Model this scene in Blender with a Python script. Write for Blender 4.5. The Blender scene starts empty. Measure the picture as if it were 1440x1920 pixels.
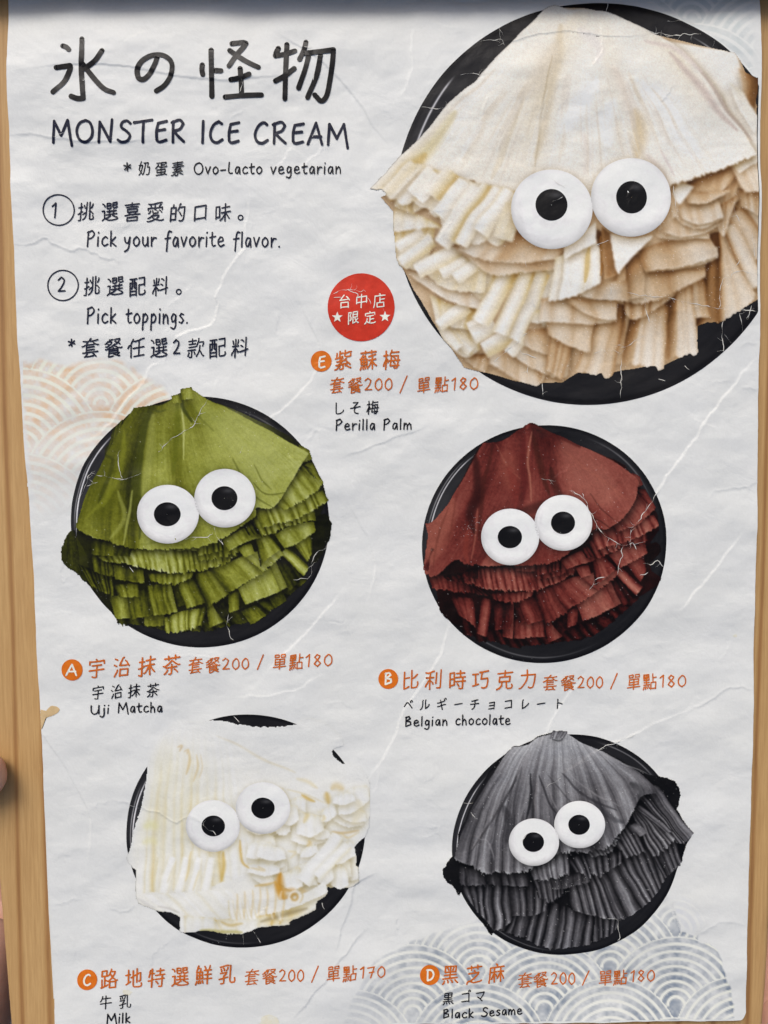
import bpy, math, random
import numpy as np
from mathutils import Vector

# ------------------------------------------------------------------ camera, sky, sun, exposure
scene = bpy.context.scene
COL = scene.collection
FOV = math.radians(60)
TILT = math.radians(4.2)
DIST = .366
CAM_Y = DIST*math.tan(TILT)
cam_data = bpy.data.cameras.new('camera'); cam = bpy.data.objects.new('camera', cam_data); COL.objects.link(cam)
cam.location = (0, CAM_Y, DIST); cam.rotation_euler = (-TILT, 0, 0)
cam_data.sensor_fit = 'VERTICAL'; cam_data.angle = FOV; cam_data.clip_start = .01; cam_data.clip_end = 100
scene.camera = cam

SUN_ELEV, SUN_AZ = 46, -20            # degrees; azimuth measured from the poster's top edge, minus is towards its left
world = bpy.data.worlds.new('World'); scene.world = world; world.use_nodes = True
wn = world.node_tree
sky = wn.nodes.new('ShaderNodeTexSky'); sky.sky_type = 'NISHITA'; sky.sun_disc = False
sky.sun_elevation = math.radians(SUN_ELEV); sky.sun_rotation = math.radians(SUN_AZ)
sky.dust_density = 5.5; sky.air_density = .75; sky.ozone_density = .8
bg = wn.nodes['Background']; bg.inputs[1].default_value = .115
wn.links.new(sky.outputs[0], bg.inputs[0])
sun_data = bpy.data.lights.new('sun', 'SUN'); sun_data.energy = 1.3; sun_data.angle = math.radians(24); sun_data.color = (1, .985, .965)
sun = bpy.data.objects.new('sun', sun_data); COL.objects.link(sun)
e, a = math.radians(SUN_ELEV), math.radians(SUN_AZ)
to_sun = Vector((math.sin(a)*math.cos(e), math.cos(a)*math.cos(e), math.sin(e)))
sun.rotation_euler = (-to_sun).to_track_quat('-Z', 'Y').to_euler()
scene.view_settings.view_transform = 'Standard'; scene.view_settings.look = 'None'
scene.view_settings.gamma = 1; scene.view_settings.exposure = .09; scene.view_settings.use_curve_mapping = False

# ------------------------------------------------------------------ measuring: plan units (1440 by 1920) to metres on the board
FOC = 960/math.tan(FOV/2)
def flat(px, py, h=0.0):
    """plan point to the place h metres above the poster's plane"""
    cx = (np.asarray(px, float)-720)/FOC; cy = (960-np.asarray(py, float))/FOC
    dy = cy*math.cos(TILT)-math.sin(TILT); dz = -cy*math.sin(TILT)-math.cos(TILT)
    t = (0-DIST)/dz
    return np.stack(np.broadcast_arrays(cx*t, CAM_Y+dy*t, h), -1)
def level(px, py, z):
    """plan point measured on the level z metres above the poster's plane"""
    p = flat(px, py); k = 1-z/DIST
    return np.array([p[0]*k, CAM_Y+(p[1]-CAM_Y)*k, z])

def lin(c):
    c = np.asarray(c, float)
    return np.where(c <= .04045, c/12.92, ((c+.055)/1.055)**2.4)

def tag(o, label=None, cat=None, group=None, kind=None):
    for k, v in (('label', label), ('category', cat), ('group', group), ('kind', kind)):
        if v: o[k] = v
    return o

def mesh(name, verts, faces, mat, parent=None, cols=None, smooth=True):
    me = bpy.data.meshes.new(name)
    verts = np.asarray(verts, np.float32)
    if isinstance(faces, np.ndarray):
        n, k = faces.shape
        me.vertices.add(len(verts)); me.vertices.foreach_set('co', verts.ravel())
        me.loops.add(n*k); me.loops.foreach_set('vertex_index', faces.astype(np.int32).ravel())
        me.polygons.add(n); me.polygons.foreach_set('loop_start', np.arange(0, n*k, k, dtype=np.int32))
        me.update(calc_edges=True)
    else:
        me.from_pydata([tuple(map(float, v)) for v in verts], [], faces)
    if smooth: me.polygons.foreach_set('use_smooth', np.ones(len(me.polygons), bool))
    if cols is not None:
        at = me.attributes.new('ink', 'FLOAT_COLOR', 'POINT')
        at.data.foreach_set('color', np.concatenate([cols, np.ones((len(cols), 1))], 1).astype(np.float32).ravel())
    me.materials.append(mat)
    o = bpy.data.objects.new(name, me); COL.objects.link(o)
    if parent: o.parent = parent
    return o

# ------------------------------------------------------------------ the printed pictures (ink colours, painted layer by layer)
def spline(pts, n):
    """smooth curve through pts (each (x, y, ...)), n samples evenly spaced along it"""
    P = np.array(pts, float)
    if len(P) == 1: return np.repeat(P, n, 0)
    if len(P) > 2:
        Q = np.vstack([2*P[0]-P[1], P, 2*P[-1]-P[-2]])
        out = []
        for i in range(1, len(Q)-2):
            t = np.linspace(0, 1, 14, endpoint=False)[:, None]
            a, b, c, d = Q[i-1], Q[i], Q[i+1], Q[i+2]
            out.append(.5*(2*b+(c-a)*t+(2*a-5*b+4*c-d)*t*t+(3*b-a-3*c+d)*t**3))
        P = np.vstack(out+[P[-1:]])
    L = np.r_[0, np.cumsum(np.hypot(*(P[1:, :2]-P[:-1, :2]).T))]
    s = np.linspace(0, L[-1], n)
    return np.stack([np.interp(s, L, P[:, k]) for k in range(P.shape[1])], 1)

def vnoise(rs, h, w, cy, cx):
    """smooth value noise, cells of cy by cx samples, range -1..1"""
    gy, gx = int(h/cy)+4, int(w/cx)+4
    g = rs.rand(gy, gx)*2-1
    y = np.arange(h)/cy; x = np.arange(w)/cx
    yi = y.astype(int); xi = x.astype(int)
    fy = y-yi; fx = x-xi
    fy = (fy*fy*(3-2*fy))[:, None]; fx = (fx*fx*(3-2*fx))[None]
    a = g[yi][:, xi]; b = g[yi][:, xi+1]; c = g[yi+1][:, xi]; d = g[yi+1][:, xi+1]
    return (a*(1-fx)+b*fx)*(1-fy)+(c*(1-fx)+d*fx)*fy

def blur(a, r):
    r = int(round(r))
    if r < 1: return a
    for _ in range(2):
        for ax in (0, 1):
            p = np.pad(a, [(r+1, r) if k == ax else (0, 0) for k in (0, 1)], mode='edge').cumsum(ax)
            n = a.shape[ax]
            a = (p.take(range(2*r+1, 2*r+1+n), ax)-p.take(range(0, n), ax))/(2*r+1)
    return a

class Print:
    """a printed photograph on the poster: sRGB ink values on a grid of photo pixels"""
    def __init__(s, x0, y0, x1, y1, step, seed, org, sc):
        s.x0, s.y0, s.s = x0, y0, step
        s.W = int((x1-x0)/step)+1; s.H = int((y1-y0)/step)+1
        s.c = np.zeros((s.H, s.W, 3)); s.a = np.zeros((s.H, s.W))
        s.rs = np.random.RandomState(seed); s.org = org; s.sc = sc; s.pal = None; s.streak = .08; s.grain = .05; s.soft = 0; s.shk = 1; s.gain = 0; s.topk = 1; s.topwk = 1; s.ridge = 0; s.folds = 0; s.tint = (1, 1, 1)
    def P(s, pts):
        return [((p[0]*s.sc+s.org[0]), (p[1]*s.sc+s.org[1]))+tuple(p[2:]) for p in pts]
    def ramp(s, t, pal=None):
        pal = np.array(s.pal if pal is None else pal, float)/255
        x = np.linspace(0, 1, len(pal)); t = np.clip(t, 0, 1)
        return np.stack([np.interp(t, x, pal[:, k]) for k in range(3)], -1)
    def shade(s, m, k, dx, dy, r):
        dx = int(round(dx/s.s)); dy = int(round(dy/s.s))
        b = blur(np.roll(np.roll(m, dy, 0), dx, 1), r/s.s)*(1-m)
        s.c *= 1-k*b[..., None]*np.array(s.tint)
    def put(s, m, col):
        s.c = s.c*(1-m[..., None])+col*m[..., None]; s.a = np.maximum(s.a, m)
    def poly(s, pts, t=.5, pal=None, soft=0, n=0, rough=0):
        P = np.array(s.P(pts))[:, :2]
        if n: P = spline(list(map(tuple, P))+[tuple(P[0])], n)
        if rough: P = P+(s.rs.rand(*P.shape)-.5)*rough
        m = np.zeros((s.H, s.W))
        for oy in (.25, .75):
            for ox in (.25, .75):
                X = s.x0+(np.arange(s.W)+ox-.5)*s.s; Y = s.y0+(np.arange(s.H)+oy-.5)*s.s
                ins = np.zeros((s.H, s.W), bool)
                for i in range(len(P)):
                    (ax, ay), (bx, by) = P[i-1], P[i]
                    if ay == by: continue
                    rows = np.nonzero((Y >= min(ay, by)) & (Y < max(ay, by)))[0]
                    if len(rows) == 0: continue
                    xc = ax+(Y[rows]-ay)*(bx-ax)/(by-ay)
                    ins[rows] ^= X[None] < xc[:, None]
                m += ins/4
        if soft: m = blur(m, soft/s.s)
        nz = vnoise(s.rs, s.H, s.W, 9, 9)*.03+vnoise(s.rs, s.H, s.W, 2, 2)*.02
        s.put(m, s.ramp(t+nz, pal)); return m
    def sheet(s, rows, t=None, pal=None, top=.25, topw=.18, rim=.12, jag=0, streak=None, grain=None, sh=.5, shr=7, pleat=None, fold=.3, ext=0, bulge=0):
        """a hanging sheet through 2 or 3 rows of points; t: brightness across it; pleat: number of folds or their edges"""
        R = [s.P(r) for r in rows]
        streak = s.streak if streak is None else streak*s.streak/.08
        grain = s.grain if grain is None else grain
        ln = max(np.hypot(*np.diff(np.array(r)[:, :2], axis=0).T).sum() for r in R)
        hg = max(np.hypot(R[0][k][0]-R[-1][k][0], R[0][k][1]-R[-1][k][1]) for k in (0, -1))
        hg = max(hg, np.hypot(R[0][len(R[0])//2][0]-R[-1][len(R[-1])//2][0], R[0][len(R[0])//2][1]-R[-1][len(R[-1])//2][1]))
        nu = int(ln/s.s*2.1)+8; nv = int(hg*1.15/s.s*2.1)+8
        S = [spline([p[:2] for p in r], nu) for r in R]
        u = np.linspace(0, 1, nu)
        v = np.linspace(0, 1, nv)[:, None]
        # brightness across
        def tl(r, dflt):
            if len(r[0]) > 2:
                q = spline(r, nu); return q[:, 2]
            if dflt is None: return None
            return np.interp(u, np.linspace(0, 1, len(dflt)), dflt) if np.ndim(dflt) else np.full(nu, float(dflt))
        T = [tl(r, t) for r in R]
        last = [x for x in T if x is not None][-1]
        T = [last if x is None else x for x in T]
        low = np.ones(nu)
        if pleat is None and s.folds and ln > 40 and len(R) == 2: pleat, fold, jag = 2+s.rs.randint(3), s.folds, max(jag, .02)
        if pleat is not None:
            if np.ndim(pleat) == 0:
                k = int(pleat); e = np.linspace(0, 1, k+1); e[1:-1] += (s.rs.rand(k-1)-.5)*.7/k
            else: e = np.array(pleat, float)
            k = len(e)-1
            i = np.clip(np.searchsorted(e, u, 'right')-1, 0, k-1)
            p = (u-e[i])/(e[i+1]-e[i])
            crest = .3+.3*s.rs.rand(k); amp = fold*(.6+.8*s.rs.rand(k)); off = (s.rs.rand(k)-.5)*fold*.5
            q = np.where(p < crest[i], p/crest[i], (1-p)/(1-crest[i]))
            prof = (np.sin(q*np.pi/2)**1.3-.62)*amp[i]+off[i]
            if s.ridge: prof = prof+s.ridge*np.exp(-((p-crest[i]-.05)/.07)**2)*(.5+.8*s.rs.rand(k))[i]-s.ridge*.9*np.exp(-((p-.97)/.09)**2)
            T = [x+prof*w for x, w in zip(T, ([.7, 1] if len(T) == 2 else [.3, .8, 1]))]
            low += (s.rs.rand(k)-.5)[i]*ext*2+bulge*(np.sin(p*np.pi)-.6)
        if jag: low += jag*(vnoise(s.rs, 1, nu, 1, 5)[0]+.7*vnoise(s.rs, 1, nu, 1, 2.2)[0])
        V = v*low[None]
        if len(S) == 2:
            pos = [S[0][None, :, k]*(1-V)+S[1][None, :, k]*V for k in (0, 1)]
            tt = T[0][None]*(1-v)+T[1][None]*v
        else:
            def quad(a, m, b, V):
                c = 2*m-.5*(a+b)
                return a*(1-V)**2+2*c*V*(1-V)+b*V**2
            pos = [quad(S[0][None, :, k], S[1][None, :, k], S[2][None, :, k], V) for k in (0, 1)]
            tt = np.where(v < .5, T[0][None]*(1-2*v)+T[1][None]*2*v, T[1][None]*(2-2*v)+T[2][None]*(2*v-1))
        px = hg/s.s
        tt = tt-top*s.topk*np.exp(-v/(topw*s.topwk))+rim*np.exp(-(1-v)*px/1.6)*(.6+.6*vnoise(s.rs, 1, nu, 1, 7))
        tt = tt+streak*(vnoise(s.rs, nv, nu, max(nv/3, 2), 5)+.7*vnoise(s.rs, nv, nu, max(nv/5, 2), 2.5))
        xi = np.clip(((pos[0]-s.x0)/s.s+.5).astype(int), 0, s.W-1); yi = np.clip(((pos[1]-s.y0)/s.s+.5).astype(int), 0, s.H-1)
        idx = (yi*s.W+xi).ravel()
        cnt = np.bincount(idx, minlength=s.H*s.W); tv = np.bincount(idx, (tt+0*v).ravel(), minlength=s.H*s.W)
        m = (cnt > 0).astype(float).reshape(s.H, s.W)
        tv = (tv/np.maximum(cnt, 1)).reshape(s.H, s.W)
        if s.soft:
            b = blur(m, s.soft/s.s); tv = blur(tv, s.soft/s.s)/np.maximum(b, .02); m = b
        tv = tv+s.gain
        tv = tv+grain*(vnoise(s.rs, s.H, s.W, 3, 3)+.8*vnoise(s.rs, s.H, s.W, 1.01, 1.01))
        if sh: s.shade(m, sh*s.shk, 1.5, shr*.8, shr)
        s.put(m, s.ramp(tv, pal)); return m
    def tube(s, p0, p1, w0, w1=None, t=(.45, .8, .9, .68, .42), **k):
        (ax, ay), (bx, by) = p0, p1
        w1 = w0 if w1 is None else w1
        L = math.hypot(bx-ax, by-ay); nx, ny = (by-ay)/L, -(bx-ax)/L
        if nx > 0: nx, ny = -nx, -ny
        d = dict(top=.1, rim=.1, sh=.35, shr=5, bulge=.0); d.update(k)
        return s.sheet([[(ax+nx*w0/2, ay+ny*w0/2), (ax-nx*w0/2, ay-ny*w0/2)], [(bx+nx*w1/2, by+ny*w1/2), (bx-nx*w1/2, by-ny*w1/2)]], t=t, **d)
    def line(s, pts, w, col, k=.7, taper=True, soft=1.0, inside=True):
        """a soft brush line; col sRGB 0-255"""
        Q = s.P(pts); w = w*s.sc
        ln = np.hypot(*np.diff(np.array(Q)[:, :2], axis=0).T).sum()
        C = spline([q[:2] for q in Q], max(int(ln/s.s/1.0), 6))
        n = len(C); u = np.linspace(0, 1, n)
        ww = (w/2)*(np.sin(np.pi*np.clip(u*.94+.03, 0, 1))**.5 if taper else np.ones(n))
        m = np.zeros((s.H, s.W))
        r = int(w/s.s*(.5+soft))+2
        for (x, y), q in zip(C, ww):
            cx = (x-s.x0)/s.s; cy = (y-s.y0)/s.s
            i0, i1 = max(int(cx)-r, 0), min(int(cx)+r+2, s.W); j0, j1 = max(int(cy)-r, 0), min(int(cy)+r+2, s.H)
            if i0 >= i1 or j0 >= j1: continue
            d = np.hypot(np.arange(i0, i1)[None]-cx, np.arange(j0, j1)[:, None]-cy)
            q = max(q/s.s, .35)
            m[j0:j1, i0:i1] = np.maximum(m[j0:j1, i0:i1], np.clip(1-(d-q*(1-soft*.7))/(q*soft+.7), 0, 1))
        m = m*m*(3-2*m)*k
        if inside: m = m*s.a
        s.put(m, np.array(col, float)/255*np.ones((s.H, s.W, 1)))
    def warp(s, amp, wl):
        """bends the straight edges of everything painted so far"""
        dx = amp/s.s*(vnoise(s.rs, s.H, s.W, wl/s.s, wl/s.s)+.2*vnoise(s.rs, s.H, s.W, wl/s.s/2.3, wl/s.s/2.3))
        dy = amp/s.s*(vnoise(s.rs, s.H, s.W, wl/s.s, wl/s.s)+.2*vnoise(s.rs, s.H, s.W, wl/s.s/2.3, wl/s.s/2.3))
        x = np.clip(np.arange(s.W)[None]+dx, 0, s.W-1.001); y = np.clip(np.arange(s.H)[:, None]+dy, 0, s.H-1.001)
        i = x.astype(int); j = y.astype(int); fx = x-i; fy = y-j
        def smp(a):
            f, g = (fx, fy) if a.ndim == 2 else (fx[..., None], fy[..., None])
            return (a[j, i]*(1-f)+a[j, i+1]*f)*(1-g)+(a[j+1, i]*(1-f)+a[j+1, i+1]*f)*g
        s.c = smp(s.c); s.a = smp(s.a)
    def contact(s, eyes, k=.5):
        """the photographed shadow of the two sugar eyes"""
        X = s.x0+np.arange(s.W)[None]*s.s; Y = s.y0+np.arange(s.H)[:, None]*s.s
        for cx, cy, rx, ry, *_ in eyes:
            m = (((X-cx)/rx)**2+((Y-cy)/ry)**2 < 1).astype(float)
            s.shade(m, k, 1, rx*.07, rx*.13)
    def grainy(s, k=.03, sparkle=0, coarse=1):
        n = s.rs.rand(s.H, s.W)
        s.c *= (1+k*(n*2-1)+coarse*k*vnoise(s.rs, s.H, s.W, 3, 3))[..., None]
        if sparkle:
            sp = blur((s.rs.rand(s.H, s.W) > 1-sparkle).astype(float), 0)
            s.c = s.c+(1-s.c)*(.55*sp*s.rs.rand(s.H, s.W))[..., None]
        s.c = np.clip(s.c, 0.01, 1)

EYES = {   # centre and radii of each eye, then of its pupil
 'plum': [(1034.5, 392, 76.5, 75, 1034, 384, 30, 30), (1183, 370, 75, 74, 1184, 370, 29, 30.5)],
 'green': [(315, 964, 58, 55, 314, 964, 25, 22.5), (422, 934, 57.4, 55, 421, 934, 24.5, 22.5)],
 'brown': [(956.5, 1006.7, 54, 53, 956, 1007, 22.6, 21), (1055.7, 980, 54, 52, 1055, 980, 22.6, 21)],
 'milk': [(399, 1549, 50.7, 49, 400, 1548.5, 22, 20), (493, 1515, 51, 48.6, 493, 1515, 22, 20)],
 'sesame': [(1001, 1579, 47, 44, 1000, 1579, 20, 18.4), (1086.6, 1546, 47.5, 44, 1085.5, 1546, 20, 18.7)],
}
GREEN = [(13, 14, 5), (52, 55, 10), (98, 101, 22), (138, 143, 58), (170, 176, 104), (198, 203, 150)]
BROWN = [(15, 6, 5), (60, 19, 17), (104, 43, 37), (137, 75, 64), (164, 104, 88), (194, 146, 130)]

def matcha_like(p, kind):
    """the gathered sheets of the green and the brown dish hang alike"""
    g = kind == 'green'
    p.pal = GREEN if g else BROWN
    p.streak = .05; p.grain = .045; p.folds = .16
    S = p.sheet
    p.poly([(400, 150), (600, 95), (690, 50), (800, 110), (1190, 280), (1280, 370), (1345, 510), (1365, 610), (1310, 720), (1300, 900), (1180, 1080), (960, 1200), (640, 1275), (450, 1230), (330, 1215), (240, 1110), (150, 1000), (125, 850), (115, 740), (250, 560), (255, 350)] if g else
           [(400, 190), (540, 150), (650, 90), (700, 70), (830, 130), (1190, 290), (1270, 400), (1370, 560), (1380, 640), (1310, 740), (1330, 860), (1385, 900), (1375, 950), (1270, 1000), (1180, 1080), (960, 1230), (700, 1260), (500, 1240), (330, 1180), (190, 1050), (140, 860), (120, 700), (250, 480)], .07, rough=3)
    if g:
        p.poly([(100, 755), (75, 775), (45, 830), (33, 870), (50, 930), (110, 968), (160, 1010), (170, 900)], .16, n=60, rough=2)
        S([[(75, 790), (110, 760)], [(60, 925), (140, 975)]], t=[.12, .2, .1], top=.05, rim=0, sh=0)
        p.poly([(1300, 690), (1355, 668), (1388, 720), (1385, 790), (1360, 830), (1340, 900), (1285, 920)], .03, n=50, rough=3)
    else:
        p.poly([(200, 985), (250, 985), (330, 1100), (400, 1200), (300, 1180), (200, 1090), (175, 1010)], .02, n=50, rough=3)
        p.poly([(1310, 720), (1360, 710), (1385, 760), (1300, 830)], .01, n=40)
    # lowest tiers
    S([[(290, 1090), (560, 1180), (760, 1180), (1000, 1130), (1240, 990)], [(320, 1215), (480, 1240), (640, 1270), (800, 1250), (1000, 1210), (1180, 1090), (1270, 1000)]], t=.17 if g else .1, pleat=17, fold=.3, top=.2, jag=.05, ext=.15, rim=.08)
    k = 0 if g else -.06
    if g:
        S([[(450, 1170), (550, 1165)], [(455, 1232), (545, 1232)]], t=[.5, .35, .4], jag=.04)
        S([[(550, 1195), (660, 1165), (765, 1140)], [(560, 1272), (640, 1268), (745, 1228)]], t=[.5, .6, .75, .55, .6, .35], pleat=6, jag=.08, fold=.35)
        S([[(940, 1160), (1010, 1130)], [(985, 1225), (1060, 1185)]], t=[.3, .45, .3])
        S([[(1080, 1090), (1140, 1050)], [(1110, 1150), (1170, 1110)]], t=[.2, .3, .15])
    else:
        S([[(590, 1120), (760, 1120)], [(600, 1225), (770, 1210)]], t=[.35, .5, .6, .45, .55, .3], pleat=5, jag=.03, fold=.2)
        S([[(540, 1020), (590, 1020)], [(540, 1215), (590, 1225)]], t=[.2, .45, .55])
    S([[(765, 1135), (815, 1130)], [(785, 1240), (858, 1212)]], t=[.3+k, .5+k, .65+k, .3], rim=.1)
    if g:
        S([[(280, 1090), (370, 1075)], [(312, 1195), (385, 1192)]], t=[.35, .5, .65, .55, .3], top=.2)
        S([[(365, 1080), (485, 1040)], [(388, 1198), (500, 1172)]], t=[.25, .35, .3, .12], top=.2)
        S([[(470, 1035), (590, 1022)], [(498, 1178), (620, 1168)]], t=[.5, .45, .38, .45, .4, .6], top=.2, rim=.15, streak=.12)
    else:
        S([[(250, 1000), (380, 1010)], [(300, 1100), (390, 1165)]], t=[.25, .4, .5, .3], jag=.03)
        S([[(430, 1000), (480, 1020)], [(400, 1200), (450, 1215)]], t=[.25, .55, .6, .25])
        S([[(490, 1040), (590, 1022)], [(498, 1178), (580, 1168)]], t=[.25, .3, .12, .2, .3], top=.2)
    S([[(590, 1025), (630, 1025)], [(625, 1140), (665, 1130)]], t=[.08, .25, .15], top=.2)
    S([[(620, 1030), (705, 985)], [(668, 1150), (770, 1110)]], t=[.35+k, .6+k, .4+k, .3, .12], top=.2)
    S([[(700, 978), (800, 955)], [(765, 1140), (885, 1080)]], t=[.15, .4+k, .5+k, .55+k, .3], top=.2, jag=.05)
    S([[(800, 1135), (850, 1100)], [(850, 1200), (900, 1165)]], t=[.05, .1, .06])
    S([[(880, 1085), (935, 1060)], [(888, 1170), (930, 1150)]], t=[.35+k, .55+k, .3])
    S([[(1085, 925), (1115, 905)], [(1125, 1062), (1178, 1030)]], t=[.5+k, .65+k, .5], top=.1)
    S([[(930, 1050), (1085, 945)], [(965, 1125), (1130, 1058)]], t=[.55+k, .68+k, .7+k, .72+k, .68+k], top=.1, rim=.12)
    S([[(1110, 905), (1175, 870)], [(1180, 1060), (1280, 960)]], t=[.2, .1, .05, .02], rim=0)
    p.tube((1150, 865), (1268, 962), 42, 52, t=(.4, .8, .75, .55, .25), pal=None)
    S([[(1200, 835), (1290, 775)], [(1275, 915), (1300, 870)]], t=[.3, .55, .5, .25], top=.1)
    S([[(785, 950), (960, 888)], [(880, 1070), (1062, 962)]], t=[.4+k, .48+k, .55+k, .6+k, .66+k, .5+k], top=.15, rim=.15)
    S([[(955, 890), (1100, 850), (1135, 865)], [(1050, 960), (1130, 900), (1150, 880)]], t=[.6+k, .7+k, .55+k], top=.1, jag=.06)
    S([[(1105, 775), (1200, 728), (1300, 712)], [(1155, 850), (1230, 815), (1310, 765)]], t=[.55+k, .68+k, .62+k, .66+k, .5], top=.1, jag=.04)
    # left tiers
    if g:
        S([[(125, 930), (300, 985)], [(190, 1030), (300, 1085)]], t=.2, pleat=7, fold=.35, jag=.1)
        S([[(300, 1030), (420, 1025)], [(325, 1088), (422, 1085)]], t=[.25, .5, .4, .55, .3], jag=.04)
        S([[(190, 880), (300, 930)], [(205, 960), (310, 990)]], t=[.3, .2, .35, .2], pleat=4, jag=.05)
        S([[(300, 935), (445, 955)], [(310, 1005), (450, 1018)]], t=[.4, .35, .25, .35, .45], jag=.06)
    else:
        S([[(130, 870), (420, 900)], [(150, 960), (420, 985)]], t=[.35, .45, .3, .2, .1], pleat=9, fold=.2, jag=.06)
        S([[(320, 920), (560, 960)], [(420, 985), (560, 1005)]], t=.08, pleat=6)
    S([[(475, 975), (600, 975), (700, 965)], [(485, 1010), (600, 1025), (690, 995)]], t=[.4, .5, .55, .45] if g else [.25, .3, .5, .45], pleat=7, fold=.25, jag=.15)
    S([[(215, 885), (400, 858), (640, 845), (800, 815), (910, 790)], [(240, 912), (400, 938), (560, 965), (700, 962), (830, 930), (922, 878)]], t=[.3, .45, .62, .6, .68, .58, .5, .52, .4, .3] if g else [.05, .1, .35, .5, .5, .5, .35, .4, .4, .35], pleat=22, fold=.3, jag=.07, streak=.16, rim=.25, ext=.05)
    if g: S([[(190, 800), (400, 835)], [(190, 880), (380, 895)]], t=[.25, .3, .2, .12], pleat=5, fold=.15)
    else: S([[(330, 850), (400, 850)], [(330, 890), (400, 905)]], t=.08)
    S([[(700, 850), (920, 770)], [(720, 905), (925, 870)]], t=.4+k, pleat=6, fold=.3, jag=.1)
    S([[(600, 830), (720, 790)], [(610, 858), (715, 855)]], t=.45, pleat=4)
    S([[(720, 790), (850, 770)], [(715, 880), (850, 850)]], t=[.3+k, .5+k, .2, .45+k, .15], pleat=5, fold=.35, jag=.04)
    # right squares
    S([[(925, 850), (990, 828)], [(960, 897), (1008, 878)]], t=[.5+k, .65+k, .5+k])
    S([[(1010, 800), (1075, 780)], [(1040, 935), (1135, 855)]], t=[.08, .4+k, .62+k, .55+k, .3], top=.1)
    S([[(850, 805), (1000, 730)], [(880, 855), (1040, 790)]], t=[.5+k, .6+k, .55+k, .45, .3], top=.15, rim=.2)
    S([[(960, 740), (1010, 700)], [(985, 785), (1050, 770)]], t=[.08, .3, .1, .3], pleat=3)
    S([[(1000, 700), (1160, 640), (1300, 640)], [(1040, 788), (1190, 725), (1310, 700)]], t=.48+k, pleat=9, fold=.4, jag=.08)
    S([[(1010, 650), (1200, 590), (1340, 560)], [(1040, 740), (1210, 690), (1375, 612)]], t=[.45+k, .55+k, .5+k, .6+k, .55+k], pleat=9, fold=.35, jag=.06, rim=.2)
    S([[(1100, 600), (1250, 440), (1300, 420)], [(1150, 650), (1270, 590), (1350, 520)]], t=[.5+k, .62+k, .6+k, .45+k], pleat=5, fold=.2, jag=.04)
    S([[(1230, 330), (1275, 355)], [(1240, 420), (1290, 400)]], t=[.5, .6, .4], jag=.05)
    S([[(1235, 425), (1290, 450)], [(1255, 450), (1350, 525)]], t=[.4, .2, .5], jag=.02)
    # the top sheet
    if g:
        S([[(300, 250), (410, 150)], [(150, 745), (330, 800)]], t=[.3, .45, .3, .5], pleat=6, fold=.25, sh=.2)
        S([[(405, 145, .4), (490, 130, .3), (540, 125, .45), (620, 90, .55), (655, 60, .35), (690, 55, .6), (800, 115, .55)],
           [(190, 520, .33), (300, 500, .42), (410, 490, .12), (455, 480, .52), (560, 470, .6), (620, 470, .38), (680, 440, .55), (860, 420, .6), (1000, 400, .66), (1150, 300, .68)],
           [(112, 745, .35), (190, 790, .5), (270, 808, .3), (310, 828, .5), (400, 850, .3), (440, 850, .6), (470, 855, .65), (600, 850, .55), (715, 840, .5), (850, 795, .62), (1000, 690, .45), (1015, 640, .66), (1090, 640, .7), (1160, 565, .66), (1235, 440, .74), (1270, 375, .7)]],
          top=.08, topw=.1, streak=.07, jag=.006, rim=.12, sh=.7, shr=8, grain=.035)
        for l, w, c, q in [([(880, 190), (1000, 350), (1080, 480)], 300, (170, 175, 104), .5), ([(760, 140), (820, 300), (800, 450)], 160, (158, 164, 86), .35), ([(330, 260), (260, 560), (210, 730)], 150, (74, 78, 12), .4), ([(490, 140), (440, 420), (430, 800)], 26, (60, 66, 14), .75), ([(470, 150), (415, 480), (400, 700)], 40, (70, 76, 16), .6),
                           ([(360, 260), (330, 480), (250, 640)], 34, (120, 125, 30), .6), ([(330, 560), (350, 700), (280, 800)], 26, (150, 155, 75), .6), ([(400, 560), (370, 700), (350, 830)], 14, (165, 170, 90), .7),
                           ([(650, 110), (648, 250), (655, 400)], 9, (185, 190, 120), .8), ([(625, 120), (618, 260), (600, 480)], 40, (92, 98, 18), .75), ([(640, 300), (640, 480), (650, 530)], 20, (96, 100, 20), .6),
                           ([(650, 90), (655, 150), (690, 220)], 22, (45, 52, 10), .75), ([(700, 130), (740, 200), (800, 260)], 12, (86, 92, 30), .4), ([(490, 130), (520, 160), (560, 150)], 12, (60, 66, 12), .6),
                           ([(900, 400), (980, 560), (1100, 640)], 10, (80, 86, 24), .6), ([(1000, 520), (1060, 570), (1160, 570)], 7, (75, 80, 22), .7), ([(1000, 430), (1040, 500), (1090, 550)], 8, (95, 100, 34), .6),
                           ([(860, 210), (1000, 340), (1180, 480)], 12, (150, 156, 74), .5), ([(500, 180), (480, 400), (450, 600)], 50, (150, 155, 80), .5), ([(250, 380), (300, 420), (230, 620)], 26, (44, 48, 8), .5),
                           ([(160, 700), (260, 600), (300, 480)], 22, (130, 134, 40), .5), ([(640, 60), (690, 70), (700, 110)], 8, (60, 66, 14), .6), ([(700, 45), (650, 90), (600, 95)], 10, (150, 156, 76), .6),
                           ([(690, 800), (620, 810), (440, 830)], 16, (100, 108, 40), .4)]:
            p.line(l, w, c, q)
        S([[(590, 85), (640, 75)], [(600, 120), (650, 125)]], t=[.5, .6, .3], sh=.3)
        S([[(640, 55), (700, 45)], [(650, 110), (710, 100)]], t=[.3, .6, .65, .45], sh=.3)
    else:
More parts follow.
